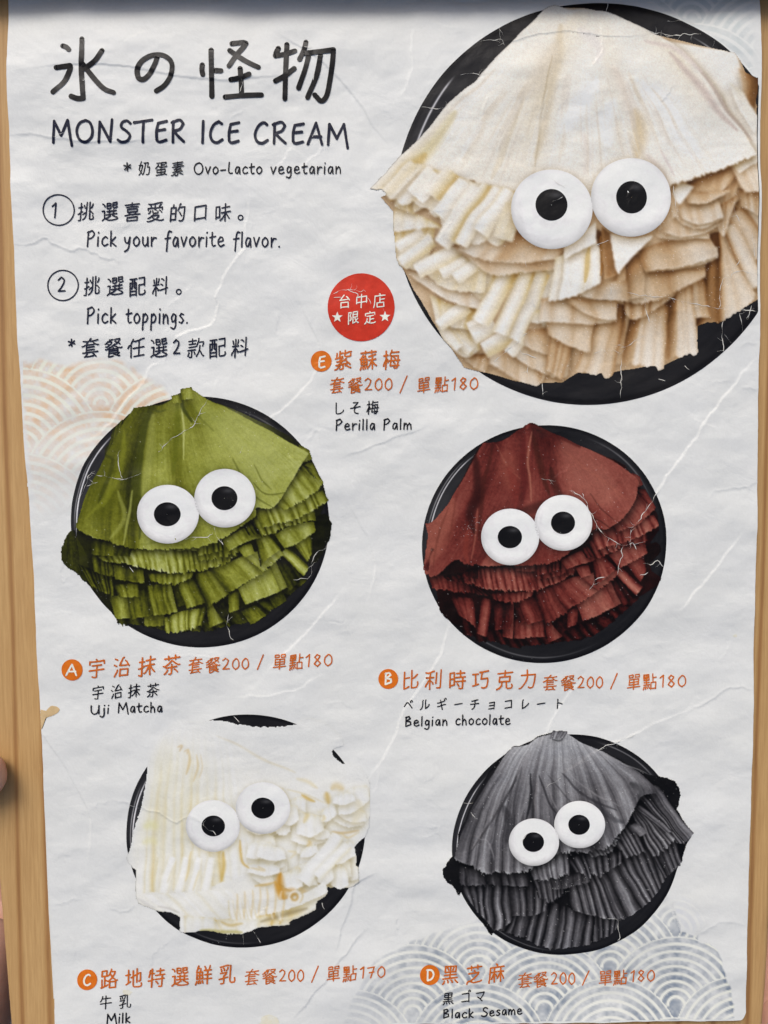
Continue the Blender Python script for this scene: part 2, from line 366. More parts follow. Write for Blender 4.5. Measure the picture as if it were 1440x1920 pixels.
        S([[(430, 170, .45), (500, 165, .3), (560, 140, .5), (640, 85, .35), (660, 70, .5), (700, 65, .2), (820, 120, .3), (960, 190, .5)],
           [(220, 520, .5), (330, 470, .5), (400, 470, .2), (460, 450, .4), (560, 450, .42), (640, 450, .3), (690, 420, .5), (800, 400, .35), (900, 400, .55), (1000, 380, .5), (1200, 320, .55)],
           [(115, 600, .55), (130, 700, .55), (105, 860, .55), (180, 880, .5), (270, 800, .4), (330, 820, .35), (400, 830, .3), (440, 840, .6), (600, 830, .5), (715, 820, .42), (850, 790, .45), (1010, 650, .4), (1090, 640, .5), (1160, 590, .55), (1240, 480, .58), (1265, 400, .55)]],
          top=.08, topw=.1, streak=.06, jag=.006, rim=.1, sh=.85, shr=9, grain=.04)
        S([[(165, 745), (150, 740)], [(100, 850), (130, 860)]], t=[.3, .2], sh=.2)
        for l, w, c, q in [([(880, 190), (1000, 350), (1100, 470)], 280, (166, 106, 90), .5), ([(260, 480), (190, 640), (150, 800)], 150, (156, 92, 74), .45), ([(560, 220), (560, 330), (580, 420)], 120, (146, 80, 64), .35), ([(380, 240), (400, 420), (360, 560), (380, 660)], 60, (40, 14, 12), .7), ([(480, 180), (430, 420), (400, 700)], 24, (60, 24, 18), .6), ([(340, 650), (330, 760), (340, 810)], 30, (120, 50, 40), .7), ([(400, 520), (380, 700), (360, 800)], 9, (150, 90, 74), .6),
                           ([(690, 110), (670, 280), (690, 480)], 12, (160, 104, 84), .7), ([(655, 130), (640, 300), (650, 470)], 34, (88, 28, 26), .6), ([(700, 130), (740, 300), (790, 440)], 40, (58, 24, 16), .65), ([(790, 300), (830, 420), (860, 470)], 40, (46, 20, 14), .6),
                           ([(500, 180), (560, 300), (620, 360)], 10, (150, 92, 74), .4), ([(660, 100), (720, 80), (830, 130), (950, 190)], 26, (70, 26, 22), .7), ([(600, 560), (700, 520), (800, 480)], 60, (50, 18, 14), .6), ([(560, 300), (600, 420), (600, 520)], 60, (110, 40, 34), .5),
                           ([(980, 560), (1060, 600), (1110, 640)], 9, (60, 24, 18), .6), ([(1000, 440), (1060, 520), (1130, 590)], 7, (70, 32, 26), .6), ([(850, 200), (1000, 320), (1200, 470)], 12, (146, 84, 68), .4), ([(240, 520), (180, 700), (160, 860)], 12, (100, 48, 38), .5), ([(300, 400), (260, 600), (230, 780)], 10, (96, 42, 34), .4),
                           ([(540, 640), (530, 720), (500, 780)], 10, (150, 92, 76), .4)]:
            p.line(l, w, c, q)
    p.warp(2.6, 40)
    p.contact(EYES[kind])
    p.grainy(.05, .003, .5)

def sesame(p):
    p.pal = [(9, 9, 10), (37, 36, 38), (70, 69, 72), (108, 107, 110), (150, 151, 154), (192, 194, 196)]
    p.gain = .05; p.ridge = .17; p.streak = .045; p.grain = .03
    S = p.sheet
    p.poly([(425, 135), (510, 125), (560, 90), (640, 65), (690, 55), (790, 115), (960, 190), (1170, 290), (1290, 320), (1312, 400), (1300, 460), (1378, 600), (1345, 660), (1330, 740), (1300, 780), (1220, 850), (1110, 990), (980, 1070), (860, 1170), (680, 1208), (600, 1200), (450, 1150), (340, 1110), (200, 950), (120, 880), (130, 740), (140, 600), (300, 270)], .04, rough=3)
    p.poly([(110, 720), (80, 750), (58, 800), (75, 860), (110, 885), (150, 930), (170, 800)], .06, n=50, rough=2)
    p.poly([(1180, 300), (1250, 310), (1300, 345), (1313, 400), (1300, 465), (1240, 420), (1200, 370)], .05, n=50, rough=2)
    p.poly([(240, 1040), (270, 1085), (320, 1138), (340, 1110), (300, 1050)], .03, rough=2)
    S([[(830, 1010), (960, 1000), (1050, 960)], [(840, 1180), (930, 1140), (1000, 1050)]], t=[.3, .25, .4, .3, .15], pleat=6, fold=.4, jag=.05)
    S([[(400, 990), (600, 960), (760, 1000), (860, 1030)], [(350, 1105), (470, 1150), (600, 1203), (690, 1210), (850, 1180)]], t=[.2, .25, .3, .35, .35, .4, .35, .3], pleat=[0, .09, .16, .3, .38, .48, .6, .68, .78, .9, 1], fold=.42, jag=.03, top=.3, topw=.2, streak=.12)
    S([[(160, 880), (360, 855), (420, 870)], [(190, 950), (270, 1050), (345, 1110), (430, 1040)]], t=[.3, .38, .3, .4, .2], pleat=[0, .16, .3, .44, .62, .8, 1], fold=.4, top=.3, jag=.02, rim=.2)
    S([[(400, 870), (520, 860), (620, 870)], [(425, 1035), (520, 1030), (605, 1000)]], t=[.2, .4, .15, .4, .25], pleat=[0, .25, .42, .62, .85, 1], fold=.35, top=.3)
    S([[(720, 860), (850, 800), (980, 760)], [(740, 1000), (880, 1040), (1020, 1045), (1110, 992)]], t=[.25, .4, .35, .3, .45, .3, .5, .25], pleat=[0, .16, .28, .36, .5, .6, .76, 1], fold=.36, top=.3, jag=.02, rim=.2, streak=.12)
    S([[(970, 760), (1060, 690), (1170, 640)], [(1110, 990), (1150, 960), (1230, 845)]], t=.33, pleat=[0, .18, .36, .5, .68, .84, 1], fold=.38, top=.3, jag=.02)
    S([[(1140, 680), (1280, 610)], [(1230, 840), (1318, 760)]], t=.3, pleat=5, fold=.45, top=.2, jag=.02)
    S([[(1210, 700), (1290, 640)], [(1260, 810), (1330, 740)]], t=[.25, .35, .15], pleat=3, fold=.3, top=.1)
    # right fans
    S([[(1110, 330), (1190, 350)], [(1330, 660), (1382, 600)]], t=[.35, .45, .55, .6], top=.25, topw=.3, pleat=3, fold=.2, streak=.1)
    S([[(1090, 400), (1150, 400)], [(1290, 650), (1340, 655)]], t=[.2, .45, .3], pleat=3, fold=.35)
    S([[(1060, 480), (1110, 460)], [(1160, 720), (1290, 630)]], t=[.4, .35, .45], pleat=6, fold=.4, jag=.03, rim=.2)
    S([[(1080, 470), (1110, 450)], [(1230, 600), (1270, 590)]], t=[.3, .55, .35], pleat=2, fold=.3)
    S([[(950, 620), (1060, 540)], [(1010, 725), (1130, 690)]], t=.35, pleat=5, fold=.35, jag=.05)
    S([[(1040, 560), (1080, 540)], [(1100, 610), (1135, 590)]], t=[.3, .6, .4], rim=.2)
    # left middle
    S([[(140, 770), (260, 795), (510, 800)], [(150, 870), (360, 868), (512, 875)]], t=[.25, .3, .22, .25, .35, .3], pleat=[0, .1, .4, .62, .72, .82, 1], fold=.22, jag=.05, top=.2)
    S([[(520, 790), (640, 800), (700, 850)], [(560, 940), (640, 945), (700, 910)]], t=[.2, .4, .35, .2], pleat=6, fold=.3, jag=.08, rim=.2)
    S([[(640, 840), (840, 790)], [(640, 900), (835, 850)]], t=[.3, .25, .3, .3], pleat=4, fold=.12, jag=.05)
    S([[(720, 740), (860, 700), (1000, 690)], [(760, 800), (860, 820), (1000, 750)]], t=.25, pleat=8, fold=.4, jag=.1, rim=.25)
    S([[(520, 770), (640, 700), (720, 680)], [(540, 840), (640, 840), (730, 810)]], t=[.4, .5, .55, .6, .4], pleat=7, fold=.25, jag=.07, streak=.14, rim=.2)
    S([[(820, 690), (900, 640), (930, 570)], [(840, 720), (920, 700), (1000, 630)]], t=.45, pleat=9, fold=.45, jag=.1, rim=.3)
    p.gain = .13; p.ridge = .1
    # the top sheet
    S([[(425, 140, .4), (510, 130, .55), (560, 100, .45), (640, 75, .5), (690, 60, .55), (790, 120, .5), (900, 170, .4)],
       [(210, 480, .2), (300, 470, .35), (390, 440, .42), (430, 450, .22), (500, 430, .4), (525, 430, .1), (560, 420, .4), (640, 410, .3), (720, 380, .48), (850, 380, .3), (980, 350, .42), (1120, 300, .4)],
       [(120, 740, .4), (200, 770, .35), (280, 805, .45), (330, 800, .3), (400, 810, .35), (500, 785, .45), (640, 720, .3), (720, 700, .4), (800, 700, .35), (860, 690, .2), (950, 650, .45), (1060, 500, .5), (1110, 400, .38), (1180, 380, .3)]],
      pleat=[0, .06, .1, .17, .22, .27, .31, .36, .4, .48, .55, .63, .72, .8, .9, 1], fold=.17, top=-.24, topw=.45, streak=.13, grain=.03, jag=.012, rim=.25, sh=.8, shr=9)
    for l, w, c, q in [([(525, 290), (520, 420), (500, 530)], 12, (20, 20, 22), .8), ([(510, 300), (500, 420), (470, 530)], 14, (140, 140, 142), .55), ([(570, 300), (610, 420), (660, 500)], 12, (36, 35, 38), .7), ([(600, 320), (640, 430), (680, 490)], 8, (140, 138, 140), .5),
                       ([(690, 290), (800, 400), (980, 480)], 14, (40, 39, 42), .6), ([(720, 290), (840, 380), (1000, 460)], 9, (145, 144, 146), .45), ([(480, 250), (380, 430), (200, 700)], 12, (50, 48, 50), .6), ([(400, 330), (300, 520), (210, 680)], 10, (130, 128, 130), .5),
                       ([(380, 460), (420, 560), (400, 640)], 60, (34, 33, 36), .5), ([(330, 260), (220, 440), (150, 600)], 30, (32, 31, 34), .6), ([(520, 180), (480, 250), (460, 300)], 60, (150, 148, 150), .35), ([(850, 420), (950, 520), (1010, 540)], 40, (40, 40, 44), .5), ([(1050, 340), (1110, 370), (1100, 420)], 40, (32, 32, 34), .5),
                       ([(800, 130), (960, 210), (1160, 290)], 10, (150, 150, 152), .6), ([(560, 320), (540, 440), (560, 520)], 10, (120, 116, 118), .5), ([(250, 620), (300, 640), (330, 740)], 9, (150, 149, 152), .5), ([(330, 520), (320, 640), (250, 760)], 9, (128, 127, 130), .5), ([(700, 70), (690, 110), (640, 100)], 6, (40, 39, 42), .6),
                       ([(480, 260), (440, 420), (440, 560)], 10, (44, 43, 46), .55), ([(620, 300), (720, 420), (760, 440)], 8, (52, 51, 54), .5), ([(450, 320), (360, 480), (330, 560)], 9, (40, 39, 42), .6)]:
        p.line(l, w, c, q)
    S([[(640, 62), (720, 60)], [(630, 95), (700, 98)]], t=.5, pleat=5, fold=.3, sh=.4)
    p.warp(2.4, 30)
    p.contact(EYES['sesame'])
    p.grainy(.06, .005, .4)

def milk(p):
    p.pal = [(170, 122, 40), (200, 176, 112), (212, 205, 176), (219, 219, 210), (224, 225, 222), (230, 231, 229)]
    p.streak = .03; p.grain = .008; p.tint = (.7, .85, 1.3)
    S = p.sheet
    m = p.poly([(360, 95), (480, 90), (560, 80), (700, 105), (860, 120), (985, 102), (1060, 70), (1180, 120), (1250, 210), (1196, 240), (1195, 275), (1250, 324), (1350, 340), (1400, 460), (1392, 620), (1365, 715), (1310, 770), (1318, 850), (1280, 920), (1200, 985), (1160, 990), (1165, 1020), (1100, 1080), (1100, 1120), (960, 1180), (960, 1195), (780, 1215), (700, 1240), (480, 1225), (370, 1228), (365, 1150), (240, 1105), (135, 1065), (165, 960), (170, 930), (80, 850), (100, 760), (180, 430), (190, 340), (205, 250), (260, 170)], .72, n=420, rough=2.2)
    def w(*a, **k): p.line(*a, soft=1.6, **k)
    # the long sheet on the left with its soft folds
    S([[(250, 190, .7), (360, 110, .8), (480, 110, .75), (560, 140, .8), (640, 200, .75)],
       [(160, 560, .72), (260, 560, .5), (330, 560, .62), (420, 560, .52), (500, 560, .68), (560, 560, .55), (620, 560, .66), (700, 560, .7)],
       [(130, 1040, .75), (220, 1010, .5), (300, 1000, .75), (380, 1000, .5), (450, 1000, .8), (520, 990, .72), (590, 960, .42), (660, 950, .8), (740, 900, .62)]], pleat=[0, .08, .15, .24, .33, .4, .5, .57, .66, .75, .83, .92, 1], fold=.26, sh=0, rim=0, top=.0)
    g = np.clip(1-np.hypot((np.arange(p.W)*p.s+p.x0-305)/105, ((np.arange(p.H)*p.s+p.y0-1500)/140)[:, None]), 0, 1)
    p.put(m*np.clip(g*.9, 0, .5)*(.7+.4*vnoise(p.rs, p.H, p.W, 30, 4)), np.array((212, 209, 184))/255*np.ones((p.H, p.W, 1)))
    # the crumpled right half: many small pale flaps
    for i in range(46):
        x = 720+p.rs.rand()*560; y = 470+p.rs.rand()*470
        if y > 1000-(x-800)*.35+60: continue
        an = -.5+p.rs.rand()*.9; ln = 60+p.rs.rand()*110; h = 40+p.rs.rand()*70
        cx, sx = math.cos(an), math.sin(an)
        S([[(x, y), (x+ln*.5*cx, y+ln*.5*sx-10), (x+ln*cx, y+ln*sx)], [(x-10, y+h), (x+ln*.5*cx, y+h+ln*.5*sx+14), (x+ln*cx+10, y+h*.8+ln*sx)]], t=[.72+.2*p.rs.rand(), .85, .7+.2*p.rs.rand()], sh=.26, shr=6, top=.3, topw=.25, rim=.06, jag=.02, pleat=2+i % 3, fold=.16)
    p.tube((1220, 710), (1030, 960), 60, 84, t=(.66, .85, .9, .8, .55), sh=.14)
    p.tube((1270, 760), (1110, 930), 50, 60, t=(.6, .8, .85, .7, .5), sh=.12)
    for x in (300, 380, 450, 520):
        p.tube((x+20, 830), (x-20, 1010), 40, 52, t=(.5, .78, .86, .74, .5), sh=.1, rim=.02, top=.0)
    for l, q, c, k in [([(410, 240), (415, 300), (400, 380)], 16, (198, 168, 100), .6), ([(455, 270), (460, 340), (440, 420)], 12, (198, 168, 100), .5), ([(480, 270), (485, 340), (470, 400)], 8, (204, 180, 126), .5), ([(570, 170), (700, 230), (850, 310), (990, 370)], 14, (204, 186, 136), .7), ([(610, 185), (660, 205), (700, 232)], 10, (194, 168, 108), .5),
                       ([(350, 235), (375, 225), (360, 255)], 10, (184, 148, 84), .7), ([(385, 255), (405, 245), (400, 268)], 8, (194, 158, 90), .6), ([(1000, 405), (1060, 420), (1110, 450)], 24, (208, 192, 144), .6), ([(1020, 490), (1060, 512), (1095, 525)], 20, (194, 158, 70), .8), ([(950, 460), (1050, 490), (1150, 530)], 8, (208, 196, 156), .6),
                       ([(1160, 475), (1165, 500), (1170, 530)], 40, (194, 164, 90), .8), ([(1190, 450), (1215, 435), (1250, 455)], 46, (202, 178, 120), .7), ([(1330, 520), (1340, 580), (1300, 640)], 60, (214, 206, 176), .6), ([(1190, 690), (1240, 695), (1330, 680)], 14, (188, 154, 90), .6), ([(1240, 700), (1270, 720), (1330, 690)], 10, (202, 180, 126), .6),
                       ([(1050, 620), (1060, 600), (1040, 640)], 26, (202, 180, 116), .6), ([(1140, 600), (1145, 620), (1135, 630)], 18, (208, 190, 132), .6), ([(1060, 735), (1065, 750), (1050, 760)], 24, (196, 168, 100), .6), ([(950, 790), (990, 800), (960, 830)], 16, (208, 192, 142), .5),
                       ([(690, 740), (700, 850), (740, 890)], 16, (196, 160, 76), .8), ([(600, 800), (605, 880), (595, 950)], 24, (196, 164, 80), .8), ([(425, 800), (415, 880), (395, 950)], 16, (202, 180, 120), .6), ([(470, 900), (450, 960), (440, 1000)], 12, (208, 192, 136), .5), ([(250, 830), (235, 940), (220, 1000)], 14, (202, 192, 152), .6), ([(340, 850), (320, 900), (300, 960)], 12, (208, 200, 166), .5),
                       ([(750, 890), (820, 900), (790, 880)], 16, (202, 180, 126), .6), ([(880, 960), (830, 975), (770, 985)], 14, (194, 158, 84), .7), ([(912, 915), (905, 980), (930, 1055)], 56, (188, 134, 44), .95), ([(880, 960), (900, 1010), (905, 1055)], 30, (198, 148, 60), .85), ([(930, 1000), (980, 1010), (940, 1050)], 30, (196, 146, 66), .6), ([(1010, 1000), (1060, 1040), (1030, 1080)], 44, (202, 174, 116), .6),
                       ([(440, 1070), (520, 1050), (640, 1030)], 40, (218, 214, 140), .6), ([(480, 1100), (550, 1090), (620, 1100)], 28, (212, 204, 130), .5), ([(180, 660), (220, 650), (240, 670)], 60, (216, 214, 160), .6), ([(170, 750), (210, 740), (240, 760)], 46, (214, 210, 160), .5)]:
        w(l, q, c, k)
    S([[(130, 1050), (260, 1020), (460, 1010), (640, 1000)], [(240, 1095), (380, 1140), (560, 1160), (800, 1160)]], t=[.66, .8, .6, .76, .6, .76, .72], pleat=9, fold=.14, sh=.06, top=.0, rim=.04, jag=.05)
    S([[(370, 1140), (560, 1150)], [(372, 1228), (560, 1225)]], t=[.8, .6, .82, .66, .8, .5], pleat=5, fold=.2, sh=.1, top=.2, rim=.0)
    S([[(560, 1160), (800, 1150), (1000, 1090)], [(600, 1235), (700, 1242), (800, 1205), (960, 1185)]], t=[.5, .6, .72, .4, .36, .5], pleat=6, fold=.2, sh=.1, top=.25, jag=.06)
    S([[(860, 1110), (1010, 1060), (1110, 1000)], [(900, 1165), (1000, 1150), (1105, 1105)]], t=[.55, .3, .5, .66], sh=.15, top=.1, jag=.03)
    S([[(820, 1080), (1000, 1040), (1150, 960)], [(840, 1140), (1010, 1090), (1165, 1010)]], t=[.74, .66, .7, .76], sh=.25, top=.05, jag=.04, pleat=4, fold=.1)
    S([[(630, 1060), (760, 1060)], [(640, 1165), (780, 1165)]], t=.66, pleat=6, fold=.5, sh=.05, top=0)
    for l, q, c, k in [([(480, 1222), (600, 1225), (700, 1235)], 22, (166, 156, 76), .7), ([(800, 1180), (900, 1150), (1050, 1110)], 26, (140, 126, 90), .7), ([(590, 1170), (640, 1195), (700, 1190)], 18, (192, 166, 100), .7)]:
        w(l, q, c, k)
    # curled lips along the lower edge
    for x in (655, 695, 735, 775, 815, 858, 905):
        y = 990+abs(x-790)*.25
        w([(x+22, y), (x+26, y+60), (x+14, y+150)], 13, (204, 174, 110), .5)
        w([(x+10, y-8), (x-4, y+50), (x-4, y+110), (x+8, y+156)], 22, (225, 223, 214), .6)
    for x, y, rx, ry in [(985, 1045, 30, 33)]:
        a = np.linspace(0, 2*np.pi, 16)
        w([(x+rx*.5*math.cos(q), y+ry*.5*math.sin(q)) for q in a], 15, (186, 142, 62), .75, taper=False)
        w([(x+rx*math.cos(q), y+ry*math.sin(q)) for q in a], 13, (226, 225, 217), .95, taper=False)
        w([(x+rx*1.3, y-ry*.8), (x+rx*1.4, y), (x+rx*.9, y+ry)], 8, (198, 170, 106), .6)
    for l, q, c, k in [([(250, 1080), (330, 1110), (365, 1125)], 12, (176, 172, 164), .6), ([(140, 1050), (200, 1080), (240, 1090)], 16, (192, 192, 192), .6), ([(360, 100), (400, 105), (470, 92)], 16, (192, 192, 195), .8), ([(255, 180), (290, 160), (340, 135)], 16, (202, 202, 203), .7), ([(1290, 340), (1320, 348), (1350, 352)], 4, (186, 184, 180), .6)]:
        w(l, q, c, k)
    p.warp(2.0, 30)
    # on its upper right the picture is as white as the sheet itself
    Y = (np.arange(p.H)*p.s+p.y0)[:, None]; X = (np.arange(p.W)*p.s+p.x0)[None]
    e = np.clip((1-blur(p.a, 11/p.s))*2.2-.05, 0, 1)*np.clip((1640-Y)/60, 0, 1)
    e = np.maximum(e, np.clip(((X-340)/240+(1475-Y)/75)*.8-.55, 0, .92)*np.clip((1490-Y)/40, 0, 1))
    p.c = p.c*(1-e[..., None])+np.array((.843, .851, .843))*e[..., None]
    p.c = p.c*.5+.5*np.stack([blur(p.c[..., q], 1.6/p.s) for q in range(3)], -1)
    p.contact(EYES['milk'], .22)
    p.grainy(.016, .002, .25)

def plum(p):
    """the big pale dish"""
    o1, k1, o2, k2, o3, k3 = (690, 0), .52083, (690, 300), .26389, (1040, 270), .27778
    warm = [(80, 48, 20), (142, 102, 60), (182, 153, 116), (204, 186, 161), (216, 207, 192), (229, 225, 218)]
    cream = [(140, 104, 42), (188, 160, 100), (207, 192, 154), (217, 208, 186), (223, 218, 206), (229, 227, 221)]
    S = p.sheet
    def T(a, b, w0, w1=None, **k):
        k.setdefault('sh', .26); k.setdefault('shr', 8); k.setdefault('bulge', .05)
        p.tube(a, b, w0*1.22, w1 and w1*1.1, **k)
    p.streak = .03; p.grain = .014; p.soft = 1.5; p.shk = 1; p.gain = .085; p.topk = 1.7; p.topwk = 2.3; p.folds = .17; p.tint = (.75, .92, 1.2)
    p.org, p.sc = (0, 0), 1
    p.pal = warm
    p.poly([(1045, 5), (1095, 12), (1143, 22), (1230, 62), (1376, 103), (1388, 120), (1424, 200), (1424, 560), (1375, 590), (1310, 615), (1308, 650), (1245, 685), (1150, 700), (1085, 700), (1060, 720), (1000, 722), (870, 690), (815, 612), (760, 520), (742, 490), (740, 400), (712, 372), (800, 330), (900, 250), (960, 120), (1030, 40)], .5)
    # ---- lower left tiers (zoomed plan 2)
    p.org, p.sc = o2, k2
    p.pal = cream
    S([[(680, 1380), (880, 1380)], [(690, 1420), (835, 1510)]], t=[.6, .5, .45, .5], pal=warm)
    S([[(860, 1330), (1010, 1330), (1120, 1420), (1290, 1440)], [(870, 1450), (1010, 1530), (1150, 1600), (1225, 1608), (1270, 1510)]], t=[.75, .6, .45, .6, .7, .4, .6], pal=warm, pleat=5, fold=.15, jag=.02)
    S([[(990, 1280), (1440, 1200)], [(1000, 1390), (1180, 1480), (1395, 1558), (1440, 1440)]], t=[.7, .6, .5, .5, .55], pal=warm, top=.15)
    S([[(1060, 1220), (1440, 1180)], [(1080, 1310), (1260, 1370), (1440, 1350)]], t=[.6, .55, .45, .4, .4], pal=warm, top=.2, rim=.12)
    S([[(480, 1170), (640, 1100), (790, 1060)], [(540, 1290), (690, 1400), (800, 1340)]], t=[.7, .55, .75, .5, .4], pleat=4, fold=.3)
    T((620, 1240), (740, 1350), 70, t=(.6, .7, .85, .6, .5)); T((520, 1180), (650, 1330), 60, t=(.7, .85, .7, .4))
    S([[(440, 960), (620, 1030)], [(480, 1150), (600, 1180)]], t=[.75, .55, .7, .6], jag=.02)
    S([[(640, 1020), (800, 1060)], [(590, 1190), (760, 1200)]], t=[.7, .6, .25, .3], top=.2)
    T((700, 1030), (500, 1180), 90, 80, t=(.8, .95, .85, .6, .45))
    T((860, 1120), (720, 1195), 70, t=(.75, .9, .7, .4)); T((900, 1170), (750, 1250), 90, t=(.7, .95, .75, .5))
    T((1010, 1260), (830, 1350), 100, t=(.85, .9, .6, .35, .3)); T((1080, 1290), (990, 1390), 60, t=(.8, .85, .6))
    S([[(260, 790), (480, 850), (800, 960)], [(330, 850), (560, 980), (800, 1060)]], t=[.6, .7, .8, .75, .65, .75], top=.1, rim=.15, jag=.04, pal=warm)
    # pleats of the lower middle
    T((1420, 730), (1390, 990), 90, t=(.6, .9, .95, .8), top=.2)
    for a, b, wd, tt in [((880, 800), (760, 950), 100, (.7, .92, .8, .55, .4)), ((1340, 750), (1235, 1160), 150, (.45, .75, .82, .7, .6, .5)), ((1230, 790), (1040, 1290), 92, (.35, .8, .95, .75, .45)), ((1130, 790), (935, 1240), 90, (.4, .85, .97, .75, .4)), ((1010, 780), (800, 1150), 108, (.5, .9, .98, .75, .5, .4))]:
        T(a, b, wd, t=tt, top=.25, topw=.15)
    S([[(1190, 1060), (1440, 1000)], [(1170, 1150), (1300, 1160), (1440, 1150)]], t=[.7, .75, .65, .6], sh=.3)
    # left middle tubes
    S([[(190, 520), (480, 480)], [(210, 760), (420, 800)]], t=.6)
    S([[(480, 640), (840, 720)], [(400, 800), (560, 900), (820, 940)]], t=[.6, .5, .6, .5, .55], top=.15)
    for a, b, wd, tt in [((390, 520), (215, 640), 62, (.85, .95, .75, .5)), ((460, 560), (235, 745), 74, (.7, .95, .85, .5, .35)), ((640, 620), (350, 800), 90, (.7, .95, .85, .6, .45)), ((690, 700), (530, 800), 60, (.7, .9, .6)), ((760, 740), (630, 830), 70, (.8, .95, .8, .5))]:
        T(a, b, wd, t=tt)
    # tier below the top sheet, left
    S([[(200, 330), (420, 430), (520, 470)], [(185, 520), (330, 500), (520, 480)]], t=[.7, .85, .8, .6, .5], sh=.25)
    S([[(180, 230), (290, 250)], [(190, 330), (330, 390)]], t=[.6, .35, .25], top=.1)
    S([[(290, 210), (400, 280)], [(330, 380), (420, 330)]], t=[.5, .6, .7])
    S([[(600, 590), (800, 520), (1060, 600), (1380, 640)], [(650, 640), (860, 800), (1100, 790), (1290, 770), (1400, 730)]], t=[.6, .5, .55, .62, .5, .4, .6], pal=warm, top=.25, rim=.12, jag=.03)
    S([[(800, 470), (1050, 500), (1380, 620)], [(640, 620), (800, 700), (1080, 720), (1330, 690)]], t=[.75, .6, .4, .55, .6], pal=warm, top=.2, rim=.15)
    # ---- right side (zoomed plan 3)
    p.org, p.sc = o3, k3
    p.pal = warm
    S([[(1180, 420), (1400, 300)], [(1340, 980), (1400, 960)]], t=[.4, .5, .3, .5], pleat=4, fold=.3, streak=.1)
    T((1290, 380), (1400, 640), 130, 150, t=(.25, .5, .6, .5, .3)); T((1220, 460), (1400, 760), 90, 120, t=(.3, .55, .6, .45, .2))
    T((1180, 560), (1370, 960), 70, 120, t=(.15, .5, .72, .75, .7, .6))
    S([[(1240, 300), (1400, 330)], [(1260, 420), (1400, 520)]], t=[.5, .4, .55, .3, .45], pleat=6, fold=.3, streak=.12)
    S([[(960, 1060), (1180, 980)], [(940, 1225), (1100, 1200)]], t=[.35, .25, .4])
    S([[(1040, 610), (1120, 600), (1160, 700)], [(960, 1235), (1120, 1200), (1270, 1120), (1360, 1010)]], t=[.1, .3, .2, .55, .75, .8, .75, .7], top=.25, topw=.3, streak=.06)
    S([[(880, 880), (1010, 900)], [(930, 1180), (1060, 1170)]], t=[.25, .5, .6, .4, .2], pleat=2, fold=.15, top=.2)
    # teeth along the bottom
    T((830, 960), (860, 1420), 160, 200, t=(.15, .3, .65, .8, .78, .7), top=.35, topw=.2, rim=.05)
    T((720, 1060), (750, 1450), 60, 60, t=(.5, .4, .3, .2), top=.3)
    T((650, 1060), (590, 1500), 170, 290, t=(.15, .25, .7, .8, .82, .76, .6), top=.35, topw=.2, rim=.05)
    T((450, 1120), (430, 1490), 60, 50, t=(.3, .5, .4), top=.3)
    T((390, 1060), (270, 1550), 170, 240, t=(.45, .6, .7, .74, .72, .6, .45), top=.4, topw=.25, rim=.05, jag=.015)
    S([[(0, 1180), (150, 1260)], [(-60, 1520), (65, 1590)]], t=[.45, .5, .5, .4], top=.2, topw=.3)
    S([[(-60, 1120), (290, 1160)], [(-30, 1290), (120, 1360), (235, 1390)]], t=[.5, .55, .6, .55], top=.2, rim=.06)
    S([[(480, 1060), (820, 960)], [(490, 1130), (530, 1175), (620, 1140), (800, 1010)]], t=[.45, .5, .35, .55, .4], pleat=6, fold=.25, jag=.05)
    S([[(-100, 1040), (200, 1040), (430, 1060)], [(-100, 1190), (200, 1205), (415, 1185)]], t=[.75, .7, .6, .65, .6], top=.25, topw=.25, rim=.1)
    S([[(30, 1040), (430, 1060)], [(170, 1110), (300, 1160), (420, 1175)]], t=[.5, .55, .6, .7], top=.2, rim=.12)
    # stacked folds in the middle
    S([[(470, 830), (700, 850), (1010, 850)], [(490, 1060), (620, 1060), (800, 990), (1015, 905)]], t=[.55, .5, .42, .45, .5, .6], top=.2, topw=.15, rim=.15, jag=.03)
    S([[(450, 760), (580, 740)], [(480, 1040), (600, 1020)]], t=[.25, .35, .45, .5], top=.3)
    S([[(600, 800), (800, 780), (1090, 700)], [(600, 860), (820, 850), (1000, 810), (1098, 770)]], t=[.4, .45, .5, .6, .7], top=.1, rim=.2)
    S([[(570, 720), (800, 640), (1040, 640)], [(600, 850), (860, 830), (1095, 755)]], t=[.35, .5, .55, .6, .66, .7], top=.2, rim=.15)
    S([[(250, 560), (400, 640), (470, 800)], [(210, 960), (380, 940), (470, 920)]], t=[.3, .2, .35, .3, .5], top=.25)
    S([[(210, 930), (480, 920)], [(160, 1010), (300, 1040), (500, 1050)]], t=[.7, .55, .6, .5], top=.15, rim=.12)
    S([[(0, 760), (140, 700)], [(-40, 1060), (80, 1060)]], t=[.75, .85, .8], pal=cream, top=.2)
    S([[(60, 720), (240, 640), (310, 700)], [(35, 1060), (130, 1030), (215, 970), (300, 930)]], t=[.85, .95, .9, .6, .9, .8], pal=cream, top=.05, rim=.05)
    p.line([(240, 690), (215, 800), (195, 920)], 40, (190, 160, 90), .7); p.line([(310, 620), (320, 760), (300, 880)], 22, (150, 100, 40), .8)
    S([[(60, 680), (270, 520)], [(60, 760), (280, 660)]], t=[.85, .95, .9], pal=cream, top=.05, rim=.05)
    S([[(320, 560), (400, 620)], [(330, 900), (420, 870)]], t=[.25, .15, .2, .1], top=.1)
    # petals right of the eyes
    S([[(1190, 130), (1250, 190)], [(1130, 480), (1200, 440)]], t=[.4, .5, .35, .55], pleat=4, fold=.3)
    S([[(1100, 420), (1240, 340)], [(1110, 560), (1150, 620), (1200, 470)]], t=[.5, .6, .5, .6], pleat=4, fold=.25)
    S([[(690, 580), (860, 540), (1040, 590)], [(690, 620), (860, 640), (1035, 638)]], t=[.5, .55, .6, .62], top=.2, rim=.15)
